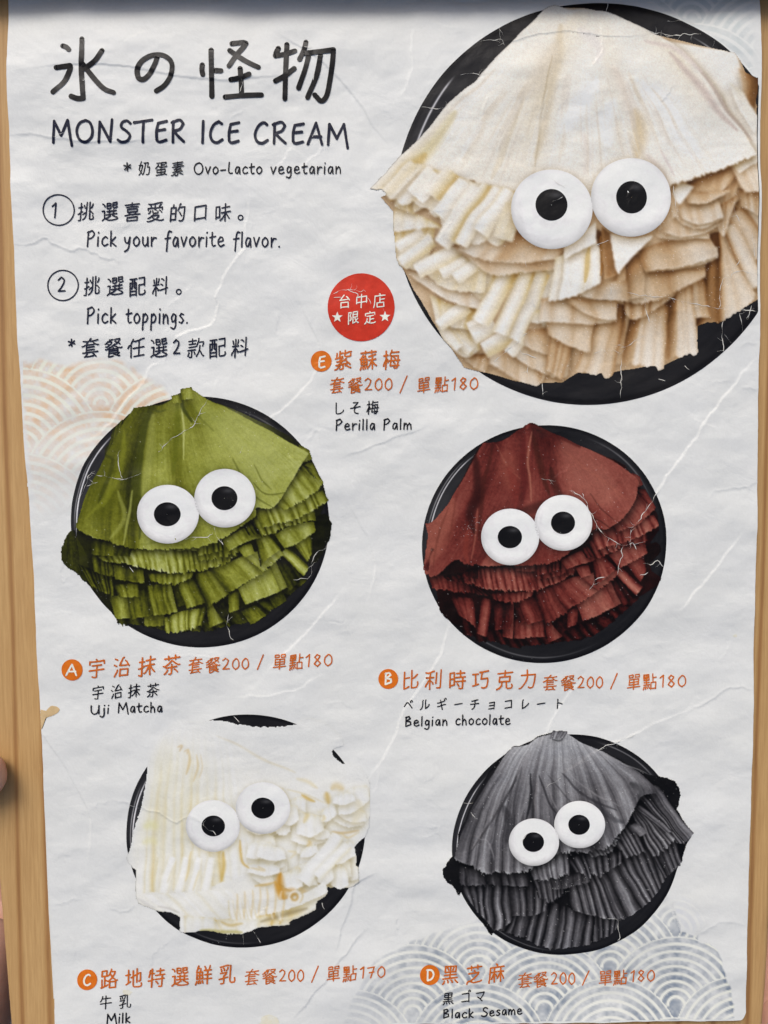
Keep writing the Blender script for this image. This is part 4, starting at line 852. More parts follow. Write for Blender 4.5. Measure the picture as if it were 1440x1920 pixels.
# ------------------------------------------------------------------ printing helpers
def part(name, V, F, mat, parent=poster, cols=None, label=None):
    o = mesh(name, V, F, mat, parent, cols)
    if label: o['label'] = label
    return o
class Ink:
    """collects pen strokes, discs and shapes in plan units; one mesh per printed line"""
    def __init__(s, lift=200): s.v = []; s.f = []; s.lift = lift; s.n = 0
    def add(s, pts, faces):
        k = len(s.v); P = np.array(pts, float)
        z = s.lift+(s.n % 40)*4; s.n += 1
        s.v += list(on_sheet(P[:, 0], P[:, 1], z)); s.f += [tuple(k+i for i in f) for f in faces]
    def ribbon(s, C, w):
        C = np.array(C, float); n = len(C)
        w = np.broadcast_to(np.asarray(w, float), (n,))/2
        T = np.gradient(C, axis=0); T /= (np.hypot(*T.T)[:, None]+1e-9); N = np.stack([T[:, 1], -T[:, 0]], 1)
        Lp = C+N*w[:, None]; Rp = C-N*w[:, None]
        pts = list(Lp)+list(Rp); f = [(i, i+1, n+i+1, n+i) for i in range(n-1)]
        for e, sgn in ((0, -1), (n-1, 1)):                       # round ends
            k0 = len(pts); q = np.linspace(0, np.pi, 7)[1:-1]
            for a in q: pts.append(C[e]+w[e]*(N[e]*math.cos(a)+sgn*T[e]*math.sin(a)))
            f.append(tuple([e]+list(range(k0, k0+5))+[n+e]))
        s.add(pts, f)
    def stroke(s, pts, w, wob=.0):
        """smooth pen stroke; sharp turns are drawn as separate strokes"""
        pts = [tuple(p) for p in pts]
        runs = [[pts[0]]]
        for i in range(1, len(pts)):
            if pts[i] == pts[i-1]: runs.append([pts[i]]); continue
            runs[-1].append(pts[i])
            if 0 < i < len(pts)-1:
                a = np.subtract(pts[i], pts[i-1]); b = np.subtract(pts[i+1], pts[i])
                c = (a@b)/(np.hypot(*a)*np.hypot(*b)+1e-9)
                if c < .35: runs.append([pts[i]])
        for r in runs:
            if len(r) < 2: continue
            ln = sum(math.dist(a, b) for a, b in zip(r, r[1:]))
            n = max(4, int(ln/2.6))
            C = spline(r, n)
            ww = w*(1+wob*vnoise(rs, 1, n, 1, max(n/3, 2))[0])
            s.ribbon(C, ww)
    def disc(s, cx, cy, rx, ry=None, n=48):
        ry = ry or rx; a = np.linspace(0, 2*np.pi, n, endpoint=False)
        rings = [.35, .7, 1]
        pts = [(cx, cy)]+[(cx+rx*r*math.cos(q), cy+ry*r*math.sin(q)) for r in rings for q in a]
        f = [(0, 1+i, 1+(i+1) % n) for i in range(n)]
        for k in range(2): f += [(1+k*n+i, 1+(k+1)*n+i, 1+(k+1)*n+(i+1) % n, 1+k*n+(i+1) % n) for i in range(n)]
        s.add(pts, f)
    def circle(s, cx, cy, r, w):
        a = np.linspace(0, 2*np.pi, 64)
        C = np.stack([cx+r*np.cos(a), cy+r*np.sin(a)*1.0], 1); s.ribbon(C, w)
    def shape(s, pts):
        c = np.mean(pts, 0); n = len(pts); s.add([c]+list(pts), [(0, 1+i, 1+(i+1) % n) for i in range(n)])
    def done(s, name, mat, parent=poster, label=None):
        F = s.f
        o = part(name, s.v, F, mat, parent, label=label)
        return o

CJK = {  # pen strokes of the signs, x and y in turn on a field of 90 by 90
 '奶': [[35, 12, 38, 15, 42, 24, 45, 36, 48, 57, 48, 72], [11, 61, 31, 61, 32, 61, 31, 46, 26, 30, 20, 18, 12, 11], [24, 80, 21, 77, 19, 63, 18, 60, 13, 39, 14, 36, 22, 31, 24, 30, 26, 26, 30, 23, 30, 19], [56, 12, 58, 10, 68, 10, 71, 12, 74, 21, 76, 48, 63, 49, 66, 72, 39, 72]],
 '蛋': [[26, 66, 26, 61], [44, 63, 64, 63], [26, 61, 23, 60, 16, 51, 11, 47], [44, 26, 69, 26, 69, 39, 20, 39, 19, 26, 44, 26], [62, 26, 62, 21, 66, 18, 67, 15], [13, 12, 66, 14, 67, 15, 72, 13, 77, 10], [44, 13, 44, 43], [71, 65, 73, 69, 73, 74, 15, 74], [44, 74, 44, 52], [80, 53, 76, 51, 47, 51, 45, 52, 40, 52, 35, 54, 26, 61]],
 '素': [[46, 28, 46, 14, 45, 11, 35, 10, 31, 12], [44, 53, 78, 53], [31, 21, 28, 20, 22, 16, 14, 11, 9, 12], [56, 20, 60, 20, 74, 12, 77, 12], [58, 35, 63, 35, 65, 34, 66, 31], [43, 49, 42, 49, 39, 53, 11, 53], [29, 41, 31, 44, 38, 48, 41, 53, 44, 53], [21, 40, 22, 40, 27, 41, 29, 41, 30, 40, 40, 40, 42, 39], [61, 44, 59, 45, 51, 41, 43, 39, 40, 36, 30, 32, 29, 29], [69, 62, 20, 62], [74, 72, 15, 72], [44, 53, 44, 77], [72, 28, 70, 30, 66, 31, 62, 29, 47, 29, 46, 28, 45, 29, 30, 28, 29, 29, 26, 29, 21, 27, 15, 27]],
 '挑': [[61, 42, 67, 42, 78, 31], [47, 39, 42, 37, 32, 31], [35, 67, 41, 55], [75, 70, 76, 67, 69, 54], [48, 77, 47, 32, 45, 25, 42, 19, 36, 13, 32, 11, 31, 11], [61, 77, 62, 13, 64, 11, 66, 10, 77, 11, 78, 13, 79, 18, 77, 24], [29, 43, 22, 41, 19, 38, 10, 36], [28, 61, 10, 61], [21, 77, 20, 12, 19, 10, 16, 10, 13, 10, 11, 11]],
 '選': [[22, 19, 27, 18, 36, 13, 51, 11, 77, 11, 81, 15], [22, 19, 14, 14, 12, 12], [22, 19, 22, 47, 12, 47], [30, 20, 35, 20, 46, 27, 49, 27], [60, 27, 62, 27, 67, 24, 74, 19, 78, 19], [12, 74, 14, 74, 20, 69, 22, 66, 22, 63], [44, 32, 44, 49], [78, 32, 30, 32], [63, 32, 63, 49], [78, 58, 77, 56, 76, 56, 66, 55, 60, 56, 58, 59, 58, 75, 74, 75, 75, 75, 75, 66, 58, 66], [50, 61, 51, 58, 51, 57, 49, 56, 45, 55, 34, 56, 32, 59, 32, 75, 48, 75, 49, 74, 48, 66, 32, 66], [75, 44, 34, 44]],
 '喜': [[59, 43, 57, 34], [30, 43, 30, 38, 31, 34], [67, 11, 22, 11, 22, 23, 67, 24, 67, 11], [76, 72, 13, 72], [44, 77, 44, 63], [71, 62, 45, 62, 45, 63, 43, 62, 19, 62], [30, 43, 23, 44, 23, 53, 24, 54, 65, 54, 66, 53, 66, 44, 65, 43, 60, 43, 58, 43, 30, 43], [11, 33, 31, 33, 31, 34, 33, 33, 56, 33, 57, 34, 58, 33, 78, 33]],
 '愛': [[41, 17, 39, 20, 32, 24, 29, 28], [69, 71, 66, 70, 62, 64, 61, 59], [37, 40, 37, 37, 34, 31], [63, 50, 66, 48, 72, 41], [24, 49, 21, 43, 17, 40, 16, 40], [80, 12, 76, 10, 66, 11, 50, 15, 48, 17], [24, 74, 24, 69, 27, 64, 27, 59], [48, 17, 41, 17, 39, 15, 19, 10, 14, 10, 10, 11], [14, 51, 14, 59, 61, 59, 75, 59, 75, 50], [56, 47, 57, 43, 55, 40, 37, 40, 34, 42, 33, 49], [48, 17, 49, 19, 59, 26, 60, 29, 59, 31, 35, 31, 33, 31, 30, 31, 29, 28, 25, 27, 16, 22, 12, 22], [72, 77, 68, 78, 42, 75, 41, 74, 35, 74, 21, 73, 17, 73, 15, 75], [48, 51, 40, 55, 40, 58, 43, 60, 43, 63, 44, 64, 41, 74]],
 '的': [[51, 65, 76, 64, 74, 27, 72, 15, 70, 12, 65, 11, 58, 11, 54, 13], [14, 42, 36, 42], [23, 65, 26, 77], [64, 32, 62, 32, 53, 46], [58, 79, 54, 77, 52, 71, 52, 66, 50, 64, 44, 53], [14, 18, 36, 18, 36, 65, 14, 65, 14, 12]],
 '口': [[71, 18, 18, 18], [18, 12, 18, 69, 71, 69, 71, 68, 71, 12]],
 '味': [[75, 18, 65, 30, 62, 36, 58, 39, 55, 45, 37, 45], [33, 16, 35, 16, 42, 23, 48, 30, 51, 37, 55, 38, 59, 45, 77, 45], [13, 29, 29, 29, 29, 70, 13, 70, 13, 23], [74, 64, 40, 64], [56, 77, 56, 10]],
 '配': [[76, 49, 52, 48, 52, 17, 53, 12, 55, 11, 75, 11, 77, 13, 79, 18, 79, 22, 77, 24], [40, 15, 13, 15], [13, 28, 40, 28], [32, 74, 31, 41, 32, 40, 40, 39], [51, 74, 76, 74, 76, 43], [12, 74, 42, 74], [22, 74, 23, 49, 22, 44, 19, 38], [40, 11, 40, 59, 13, 60, 13, 10]],
 '料': [[15, 59, 12, 72], [32, 58, 36, 71, 35, 74], [47, 71, 51, 71, 58, 64], [55, 45, 46, 51], [35, 28, 35, 31, 29, 40, 25, 43, 22, 43, 19, 41, 18, 36, 10, 23, 10, 19], [24, 77, 24, 52, 23, 49, 24, 42, 24, 10], [37, 51, 11, 51], [69, 10, 69, 77], [41, 29, 43, 27, 78, 34]],
 '套': [[46, 79, 42, 77, 40, 71], [28, 47, 62, 47], [56, 22, 60, 21, 62, 19, 63, 15], [25, 14, 25, 17, 31, 22, 32, 27], [28, 37, 62, 37], [25, 14, 27, 15, 26, 15, 25, 14], [62, 58, 66, 57, 77, 51, 81, 51], [62, 58, 61, 61, 56, 65, 55, 69], [20, 12, 25, 14, 26, 13, 37, 13, 60, 14, 64, 15, 67, 14, 70, 10], [77, 27, 12, 27], [62, 58, 61, 56, 29, 56, 26, 57, 23, 56, 13, 50, 9, 51], [77, 70, 55, 69, 40, 70, 40, 71, 35, 69, 13, 70], [34, 69, 33, 65, 29, 61, 28, 59, 28, 27]],
 '餐': [[46, 40, 45, 43, 43, 45], [60, 61, 64, 61], [60, 61, 58, 64, 52, 67, 51, 67], [68, 21, 63, 25], [20, 58, 23, 57, 25, 55], [73, 54, 64, 61], [26, 32, 63, 32], [64, 61, 65, 63, 71, 69, 72, 74, 50, 74], [10, 39, 13, 38, 21, 41, 25, 42, 27, 39, 45, 39, 46, 40, 47, 39, 63, 39, 63, 39], [42, 74, 28, 74, 28, 68], [71, 23, 65, 18, 63, 15], [63, 25, 62, 24, 26, 24], [73, 11, 71, 10, 63, 14, 63, 15, 59, 16, 47, 20, 47, 24], [63, 25, 63, 39, 64, 42], [45, 54, 54, 48, 64, 43, 64, 42, 68, 42, 76, 39, 81, 41], [8, 59, 12, 60, 19, 67, 21, 68, 22, 67, 27, 67, 28, 68, 29, 67, 37, 67, 37, 66, 36, 62, 29, 55, 25, 55, 24, 52, 16, 48, 13, 48, 10, 49], [45, 14, 43, 13, 29, 11, 26, 11, 26, 43, 33, 47, 42, 53, 45, 54, 47, 56, 50, 57, 55, 56, 59, 59, 60, 61]],
 '任': [[21, 56, 17, 55, 15, 53, 10, 47, 10, 44], [32, 43, 78, 43], [77, 13, 35, 13], [29, 77, 26, 69, 23, 64, 21, 58, 22, 56, 22, 10], [76, 74, 72, 75, 56, 71, 55, 70, 49, 70, 37, 68, 33, 69], [55, 70, 55, 13]],
 '款': [[16, 27, 11, 16], [48, 11, 53, 18, 57, 24, 59, 33, 61, 34], [79, 12, 77, 11, 72, 17, 68, 24, 64, 32, 61, 34], [38, 28, 42, 19], [73, 47, 76, 59, 77, 62, 76, 63, 53, 63], [27, 36, 27, 14, 26, 10, 20, 10, 17, 11], [61, 34, 61, 51], [14, 47, 40, 47, 47, 48, 51, 62, 53, 63, 55, 77], [43, 70, 11, 70], [27, 77, 27, 58], [13, 58, 41, 58], [10, 36, 43, 36]],
 '台': [[20, 52, 21, 56, 32, 68, 39, 77], [67, 55, 71, 53, 74, 48], [67, 55, 66, 59, 64, 61, 57, 68, 55, 68], [22, 14, 67, 14], [67, 55, 65, 53, 16, 51], [67, 10, 66, 38, 22, 38, 22, 10]],
 '中': [[73, 36, 15, 36], [44, 77, 44, 10], [73, 32, 73, 63, 15, 63, 15, 31]],
 '店': [[49, 68, 47, 77, 43, 78], [48, 50, 74, 50], [77, 68, 18, 68, 17, 34, 14, 21, 11, 12], [48, 59, 48, 34], [48, 34, 70, 34, 71, 13, 31, 13, 31, 33, 48, 34]],
 '限': [[63, 27, 66, 28, 76, 35], [72, 59, 43, 59], [22, 31, 25, 28, 28, 29, 31, 31, 32, 34, 32, 42, 29, 50, 26, 53, 26, 57, 31, 69, 31, 74, 14, 74, 14, 10], [56, 44, 58, 34, 61, 28, 63, 27, 64, 22, 74, 13, 76, 11, 79, 12], [43, 44, 72, 44, 72, 74, 43, 74, 43, 12, 57, 15, 59, 18]],
 '定': [[68, 34, 44, 34], [45, 69, 45, 74, 43, 77, 42, 78], [44, 14, 44, 53], [75, 57, 74, 69, 46, 69, 14, 69, 14, 57], [12, 11, 18, 18, 21, 26, 23, 27, 25, 40], [23, 27, 26, 26, 30, 21, 34, 17, 39, 14, 44, 14, 45, 13, 47, 12, 76, 11, 81, 14], [65, 53, 24, 53]],
 '紫': [[77, 71, 72, 72, 57, 67, 51, 66], [78, 12, 74, 12, 60, 21, 56, 21], [16, 53, 16, 72], [30, 41, 31, 44, 42, 50, 44, 50], [39, 36, 38, 40], [31, 11, 35, 9, 44, 10, 45, 13, 45, 27], [66, 31, 65, 34, 61, 37, 59, 37], [31, 21, 27, 20, 14, 11, 9, 12], [29, 69, 42, 69], [51, 77, 51, 58, 53, 55, 59, 54, 74, 54, 76, 55, 77, 58, 76, 63], [42, 39, 40, 36, 32, 32, 29, 29], [19, 40, 22, 39, 29, 41, 31, 40, 41, 40, 43, 39, 51, 41, 58, 46, 59, 45], [29, 77, 29, 55], [76, 24, 71, 29, 67, 31, 66, 29, 46, 28, 45, 27, 30, 27, 29, 29, 18, 26, 15, 28], [42, 56, 29, 55, 27, 54, 11, 52]],
 '蘇': [[15, 20, 14, 15, 11, 10], [22, 63, 22, 59], [29, 21, 31, 19, 33, 12], [23, 20, 24, 11], [41, 18, 43, 19, 47, 19, 51, 23, 58, 35, 63, 38, 67, 35, 72, 27, 77, 20, 78, 19, 81, 19], [63, 58, 63, 10], [78, 43, 64, 43, 63, 42, 62, 42, 61, 43, 48, 43], [58, 77, 58, 67], [31, 67, 31, 77], [12, 71, 77, 71], [40, 38, 16, 38], [76, 61, 72, 61, 63, 59, 63, 58, 58, 58, 48, 56], [39, 21, 43, 13], [22, 59, 33, 58, 31, 50, 27, 47, 27, 27], [11, 48, 15, 49, 40, 48, 40, 28, 16, 28, 15, 50, 16, 53, 19, 58, 22, 59]],
 '梅': [[76, 69, 44, 69], [20, 50, 25, 48, 29, 40, 29, 35], [46, 77, 44, 69], [44, 69, 42, 68, 37, 58], [19, 44, 16, 42, 14, 36, 10, 27, 10, 24], [54, 50, 61, 45], [53, 32, 59, 28], [28, 61, 11, 61], [57, 12, 61, 10, 66, 10, 70, 12, 72, 24, 73, 56, 44, 56, 40, 20, 77, 20], [36, 39, 79, 39], [21, 10, 21, 43, 19, 44, 21, 55, 21, 77]],
 '單': [[56, 64, 71, 64, 72, 64, 71, 75, 51, 75, 50, 74, 50, 64, 51, 64, 56, 64], [36, 75, 38, 75, 39, 74, 39, 64, 38, 64, 18, 64, 18, 74, 18, 75, 36, 75], [77, 21, 12, 21], [20, 43, 69, 43], [69, 43, 69, 55, 69, 55, 45, 55, 44, 55, 43, 55, 21, 55, 20, 55, 20, 32, 69, 32, 69, 43], [44, 55, 44, 10]],
 '點': [[29, 22, 32, 14], [14, 21, 13, 15, 11, 10], [34, 68, 34, 65, 31, 58], [79, 60, 61, 60], [23, 11, 21, 22], [43, 15, 42, 15, 37, 24], [76, 13, 50, 13], [20, 59, 18, 68], [26, 51, 40, 51, 40, 75, 13, 75, 13, 51, 26, 51], [61, 40, 61, 77], [40, 41, 13, 41], [26, 31, 26, 75], [42, 31, 11, 30], [50, 10, 50, 39, 61, 40, 76, 39, 76, 10]],
 'し': [[72, 30, 72, 26, 66, 20, 55, 14, 48, 13, 39, 13, 32, 15, 29, 18, 27, 24, 27, 72]],
 'そ': [[59, 13, 48, 14, 41, 17, 38, 20, 36, 24, 37, 32, 39, 37, 43, 40, 43, 44], [43, 44, 42, 42, 43, 44], [28, 70, 56, 70, 55, 66, 37, 51, 35, 50, 34, 45], [71, 47, 51, 46, 43, 44, 34, 45, 33, 45, 27, 43, 14, 43]],
 '宇': [[42, 77, 44, 74, 45, 69], [64, 54, 24, 54], [45, 54, 44, 12, 43, 11, 32, 10, 27, 13], [76, 36, 13, 36], [13, 58, 13, 69, 45, 69, 75, 69, 76, 58]],
 '治': [[17, 76, 26, 71], [25, 34, 26, 32, 15, 14, 14, 11], [76, 48, 74, 51, 72, 52], [12, 54, 21, 49], [61, 67, 63, 67, 69, 59, 72, 52], [55, 79, 50, 77, 43, 64, 37, 55, 35, 50, 54, 50, 71, 51, 72, 52], [37, 13, 71, 13, 71, 36, 37, 36, 37, 10]],
 '抹': [[78, 18, 73, 23, 68, 29, 63, 38, 60, 41, 56, 41, 55, 45, 40, 45], [76, 45, 61, 45, 52, 38, 45, 27, 39, 21, 35, 17, 32, 18], [31, 61, 11, 61], [57, 77, 57, 45, 56, 41, 57, 39, 57, 10], [77, 64, 39, 64], [10, 12, 14, 10, 20, 10, 21, 11, 22, 13, 22, 77], [10, 36, 20, 38, 23, 40, 32, 42, 34, 45]],
 '茶': [[57, 26, 60, 26, 71, 15], [14, 13, 16, 13, 19, 15, 25, 22, 28, 26], [9, 42, 13, 40, 24, 45, 35, 52, 42, 59, 44, 60, 45, 60, 56, 51, 68, 44, 76, 41, 80, 42], [21, 35, 67, 35], [59, 63, 59, 77], [45, 45, 45, 16, 44, 11, 39, 9, 36, 9, 34, 11], [29, 77, 29, 63], [77, 69, 12, 69]],
 '比': [[18, 53, 38, 53], [50, 47, 57, 48, 73, 60], [50, 77, 50, 21, 51, 13, 55, 12, 71, 12, 73, 13, 75, 16, 77, 26, 75, 32], [38, 19, 25, 15, 18, 14, 18, 76]],
 '利': [[59, 11, 63, 10, 65, 10, 72, 10, 74, 12, 74, 76], [27, 45, 22, 42, 18, 33, 11, 24, 10, 21], [55, 68, 55, 29], [28, 42, 33, 40, 39, 35, 42, 32, 43, 28], [8, 72, 13, 70, 28, 72, 39, 76, 44, 76], [11, 53, 43, 53], [28, 10, 28, 42, 27, 45, 28, 72]],
 '時': [[31, 49, 13, 49], [51, 21, 44, 29], [76, 68, 41, 68], [58, 77, 58, 53], [38, 53, 78, 53], [13, 19, 13, 72, 31, 72, 31, 26, 13, 25], [68, 52, 68, 13, 68, 11, 58, 10, 54, 12], [38, 38, 78, 38]],
 '巧': [[23, 27, 23, 67], [52, 72, 51, 66, 47, 46, 75, 45, 76, 37, 73, 19, 72, 16, 69, 12, 66, 11, 56, 11, 53, 11, 50, 14], [35, 29, 23, 27, 22, 26, 10, 24], [34, 67, 11, 67], [78, 72, 41, 72]],
 '克': [[76, 24, 78, 21, 78, 16, 77, 13, 75, 11, 72, 10, 58, 10, 55, 11, 53, 16, 53, 37], [11, 11, 14, 11, 18, 12, 24, 15, 29, 19, 33, 26, 34, 37], [44, 77, 44, 55], [34, 37, 22, 37, 22, 55, 67, 55, 67, 37, 34, 37], [76, 69, 13, 69]],
 '力': [[14, 60, 74, 59, 72, 34, 69, 15, 66, 11, 63, 10, 53, 10, 49, 13], [40, 77, 40, 53, 35, 35, 28, 24, 20, 15, 14, 11, 9, 11]],
 'ベ': [[63, 56, 59, 65, 57, 65], [74, 60, 70, 68, 67, 69], [74, 21, 48, 51, 41, 57, 38, 58, 33, 57, 31, 54, 16, 35]],
 'ル': [[77, 39, 76, 34, 66, 24, 56, 19, 51, 18, 50, 18, 50, 70, 53, 73], [11, 15, 15, 15, 22, 23, 25, 29, 28, 41, 29, 70, 32, 73]],
 'ギ': [[78, 71, 77, 71, 72, 79], [73, 38, 70, 40, 17, 31, 15, 31, 14, 32], [14, 55, 17, 54, 63, 61, 66, 64, 68, 68, 64, 75], [35, 72, 37, 71, 39, 58, 40, 56, 43, 37, 45, 35, 48, 12, 51, 11]],
 'ー': [[72, 44, 16, 44]],
 'チ': [[74, 46, 14, 47], [22, 66, 46, 67, 62, 71, 66, 70], [46, 67, 45, 40, 42, 29, 39, 22, 32, 16, 29, 14, 24, 14]],
 'ョ': [[63, 35, 27, 35], [63, 15, 24, 15], [26, 54, 63, 54, 63, 11]],
 'コ': [[20, 20, 69, 20], [21, 64, 69, 64, 69, 16]],
 'レ': [[30, 72, 26, 69, 27, 17, 32, 17, 37, 19, 54, 27, 68, 37, 72, 41, 73, 43]],
 'ト': [[35, 50, 40, 50, 48, 47, 67, 39, 68, 38], [35, 14, 35, 72, 33, 73]],
 '路': [[46, 36, 40, 35, 37, 37, 36, 38, 26, 38], [14, 16, 14, 42], [81, 37, 75, 36], [73, 33, 47, 33], [46, 36, 47, 39, 57, 46, 65, 55, 70, 64, 71, 68, 71, 69, 52, 70], [49, 63, 51, 62, 61, 48, 74, 39, 75, 36], [49, 63, 50, 68, 53, 71, 54, 76, 53, 79], [26, 18, 26, 55], [9, 15, 13, 14, 14, 16, 20, 16, 25, 17, 26, 18, 37, 20, 39, 23], [35, 55, 34, 74, 14, 74, 14, 55, 42, 55, 46, 62, 49, 63], [46, 36, 47, 33, 47, 12, 73, 12, 73, 33, 75, 36]],
 '地': [[58, 77, 58, 27], [34, 46, 40, 47, 43, 51, 56, 54, 59, 58, 63, 58, 69, 61, 75, 62, 74, 34, 72, 31, 68, 31], [42, 70, 42, 18, 43, 14, 45, 12, 50, 11, 70, 11, 74, 12, 77, 14, 79, 20, 77, 24], [31, 32, 26, 30, 21, 29, 20, 27, 11, 24], [21, 29, 21, 76], [30, 58, 11, 58]],
 '特': [[52, 21, 47, 28, 45, 30, 43, 30], [43, 69, 74, 69], [40, 38, 77, 38], [68, 53, 68, 12, 67, 10, 64, 10, 58, 10, 56, 11], [59, 77, 59, 53], [10, 34, 13, 33, 22, 35, 26, 38, 32, 39], [14, 61, 32, 61], [39, 53, 78, 53], [24, 10, 24, 77], [17, 73, 14, 71, 14, 61, 13, 60, 11, 48]],
 '鮮': [[50, 77, 54, 69, 53, 62], [24, 13, 23, 23], [29, 24, 31, 22, 33, 13], [69, 62, 69, 68, 72, 73, 73, 78], [43, 14, 39, 24], [11, 10, 14, 16, 15, 23], [46, 30, 79, 30], [62, 62, 62, 10], [76, 46, 49, 46], [39, 45, 15, 45], [27, 32, 27, 56, 30, 59, 33, 70, 32, 71, 20, 71], [77, 62, 47, 62], [24, 80, 21, 78, 20, 71, 19, 70, 15, 63, 14, 56, 15, 55, 15, 32, 39, 32, 39, 57, 14, 58]],
 '乳': [[31, 58, 28, 66, 26, 68], [57, 75, 57, 22, 58, 14, 60, 12, 63, 11, 76, 12, 77, 14, 78, 20, 78, 24, 77, 27], [19, 57, 16, 66], [40, 57, 44, 64, 45, 69], [12, 74, 14, 73, 21, 74, 43, 77, 49, 76], [11, 28, 47, 32], [15, 50, 41, 50, 40, 45, 32, 39, 30, 35, 30, 13, 29, 10, 21, 10, 17, 11]],
 '牛': [[25, 75, 22, 63], [22, 63, 20, 62, 14, 51, 10, 50], [77, 38, 11, 38], [45, 77, 45, 10], [73, 63, 22, 63]],
 '黑': [[58, 68, 58, 66, 54, 59], [55, 11, 52, 18, 49, 19], [33, 19, 35, 18, 35, 11], [28, 68, 30, 68, 34, 60], [79, 9, 76, 10, 69, 19, 67, 20], [11, 9, 13, 10, 15, 11, 19, 19], [71, 41, 18, 41], [77, 28, 12, 28], [44, 52, 68, 52, 69, 74, 20, 75, 20, 52, 44, 52], [44, 74, 44, 29]],
 '芝': [[30, 19, 24, 19, 19, 18, 13, 13, 13, 8], [30, 19, 31, 16, 33, 15, 39, 13, 45, 11, 73, 12, 77, 12, 80, 15], [46, 48, 46, 54, 43, 59], [30, 77, 30, 62], [59, 62, 59, 77], [76, 70, 12, 70], [30, 19, 31, 21, 42, 26, 56, 37, 63, 43, 64, 48, 18, 48]],
 '麻': [[77, 49, 67, 49, 64, 46], [48, 69, 46, 77, 42, 79], [49, 22, 56, 31, 59, 40, 63, 42], [78, 21, 79, 22, 73, 32, 69, 42, 65, 43, 63, 49, 53, 49], [77, 68, 16, 68, 16, 40, 14, 24, 10, 13, 11, 10], [24, 49, 45, 49], [35, 10, 35, 40, 35, 41, 35, 61], [46, 31, 46, 34, 42, 39, 40, 41, 36, 42, 31, 39, 27, 31, 22, 23], [64, 10, 64, 41, 63, 42, 64, 46, 64, 61]],
 '黒': [[55, 10, 55, 10, 52, 18, 49, 19], [79, 10, 77, 10, 70, 19, 67, 20], [34, 19, 35, 18, 35, 16, 36, 10], [10, 9, 13, 10, 16, 13, 19, 19], [77, 27, 12, 27], [69, 63, 20, 63], [72, 39, 18, 39], [20, 63, 20, 51, 21, 50, 68, 50, 69, 51, 69, 75, 21, 75, 20, 74, 20, 63], [44, 75, 44, 28]],
 'ゴ': [[66, 70, 63, 76], [76, 72, 73, 78, 69, 80], [19, 18, 67, 18], [67, 13, 67, 62, 20, 62]],
 'マ': [[44, 30, 39, 32, 29, 41, 24, 42], [44, 30, 45, 26, 56, 15], [44, 30, 56, 40, 66, 52, 71, 59, 71, 64, 16, 64]],
 '氷': [[32, 62, 24, 68, 19, 71], [76, 64, 74, 64, 57, 47, 54, 46], [9, 18, 13, 17, 20, 24, 28, 35, 32, 46, 32, 49, 31, 49, 12, 49], [28, 13, 32, 10, 42, 10, 44, 12, 45, 53, 46, 55, 45, 63, 45, 77], [81, 18, 77, 18, 71, 22, 65, 27, 58, 37, 55, 41, 55, 45, 52, 48, 50, 52, 46, 55]],
 'の': [[44, 16, 50, 14, 61, 18, 68, 24, 72, 32, 74, 40, 72, 50, 67, 59, 63, 63, 53, 67, 48, 68, 40, 67, 31, 64, 23, 58, 18, 51, 15, 43, 14, 37, 16, 29, 18, 25, 21, 22, 26, 21, 29, 21, 32, 23, 36, 29, 41, 41, 45, 58, 46, 67]],
 '怪': [[11, 44, 10, 47, 12, 54, 13, 63], [22, 10, 22, 77], [32, 55, 28, 64, 27, 65], [44, 74, 45, 67, 50, 61, 54, 57, 55, 55, 59, 54, 62, 51, 74, 45, 78, 45, 82, 47], [39, 74, 71, 74, 71, 70, 68, 65, 59, 56, 48, 49, 39, 45, 35, 44, 32, 46], [57, 39, 57, 12], [38, 31, 76, 31], [79, 12, 34, 12]],
 '物': [[37, 28, 39, 29, 42, 31, 48, 41, 55, 56, 56, 64], [40, 12, 45, 12, 50, 17, 58, 30, 65, 48, 68, 58, 68, 64], [33, 61, 13, 61], [25, 10, 25, 77], [11, 48, 10, 51, 13, 61, 14, 72], [35, 41, 26, 39, 24, 37, 12, 34, 8, 35], [37, 50, 42, 58, 44, 63, 47, 65, 49, 77, 52, 79], [58, 13, 62, 10, 67, 10, 71, 12, 73, 16, 76, 33, 77, 64, 46, 64]],
}
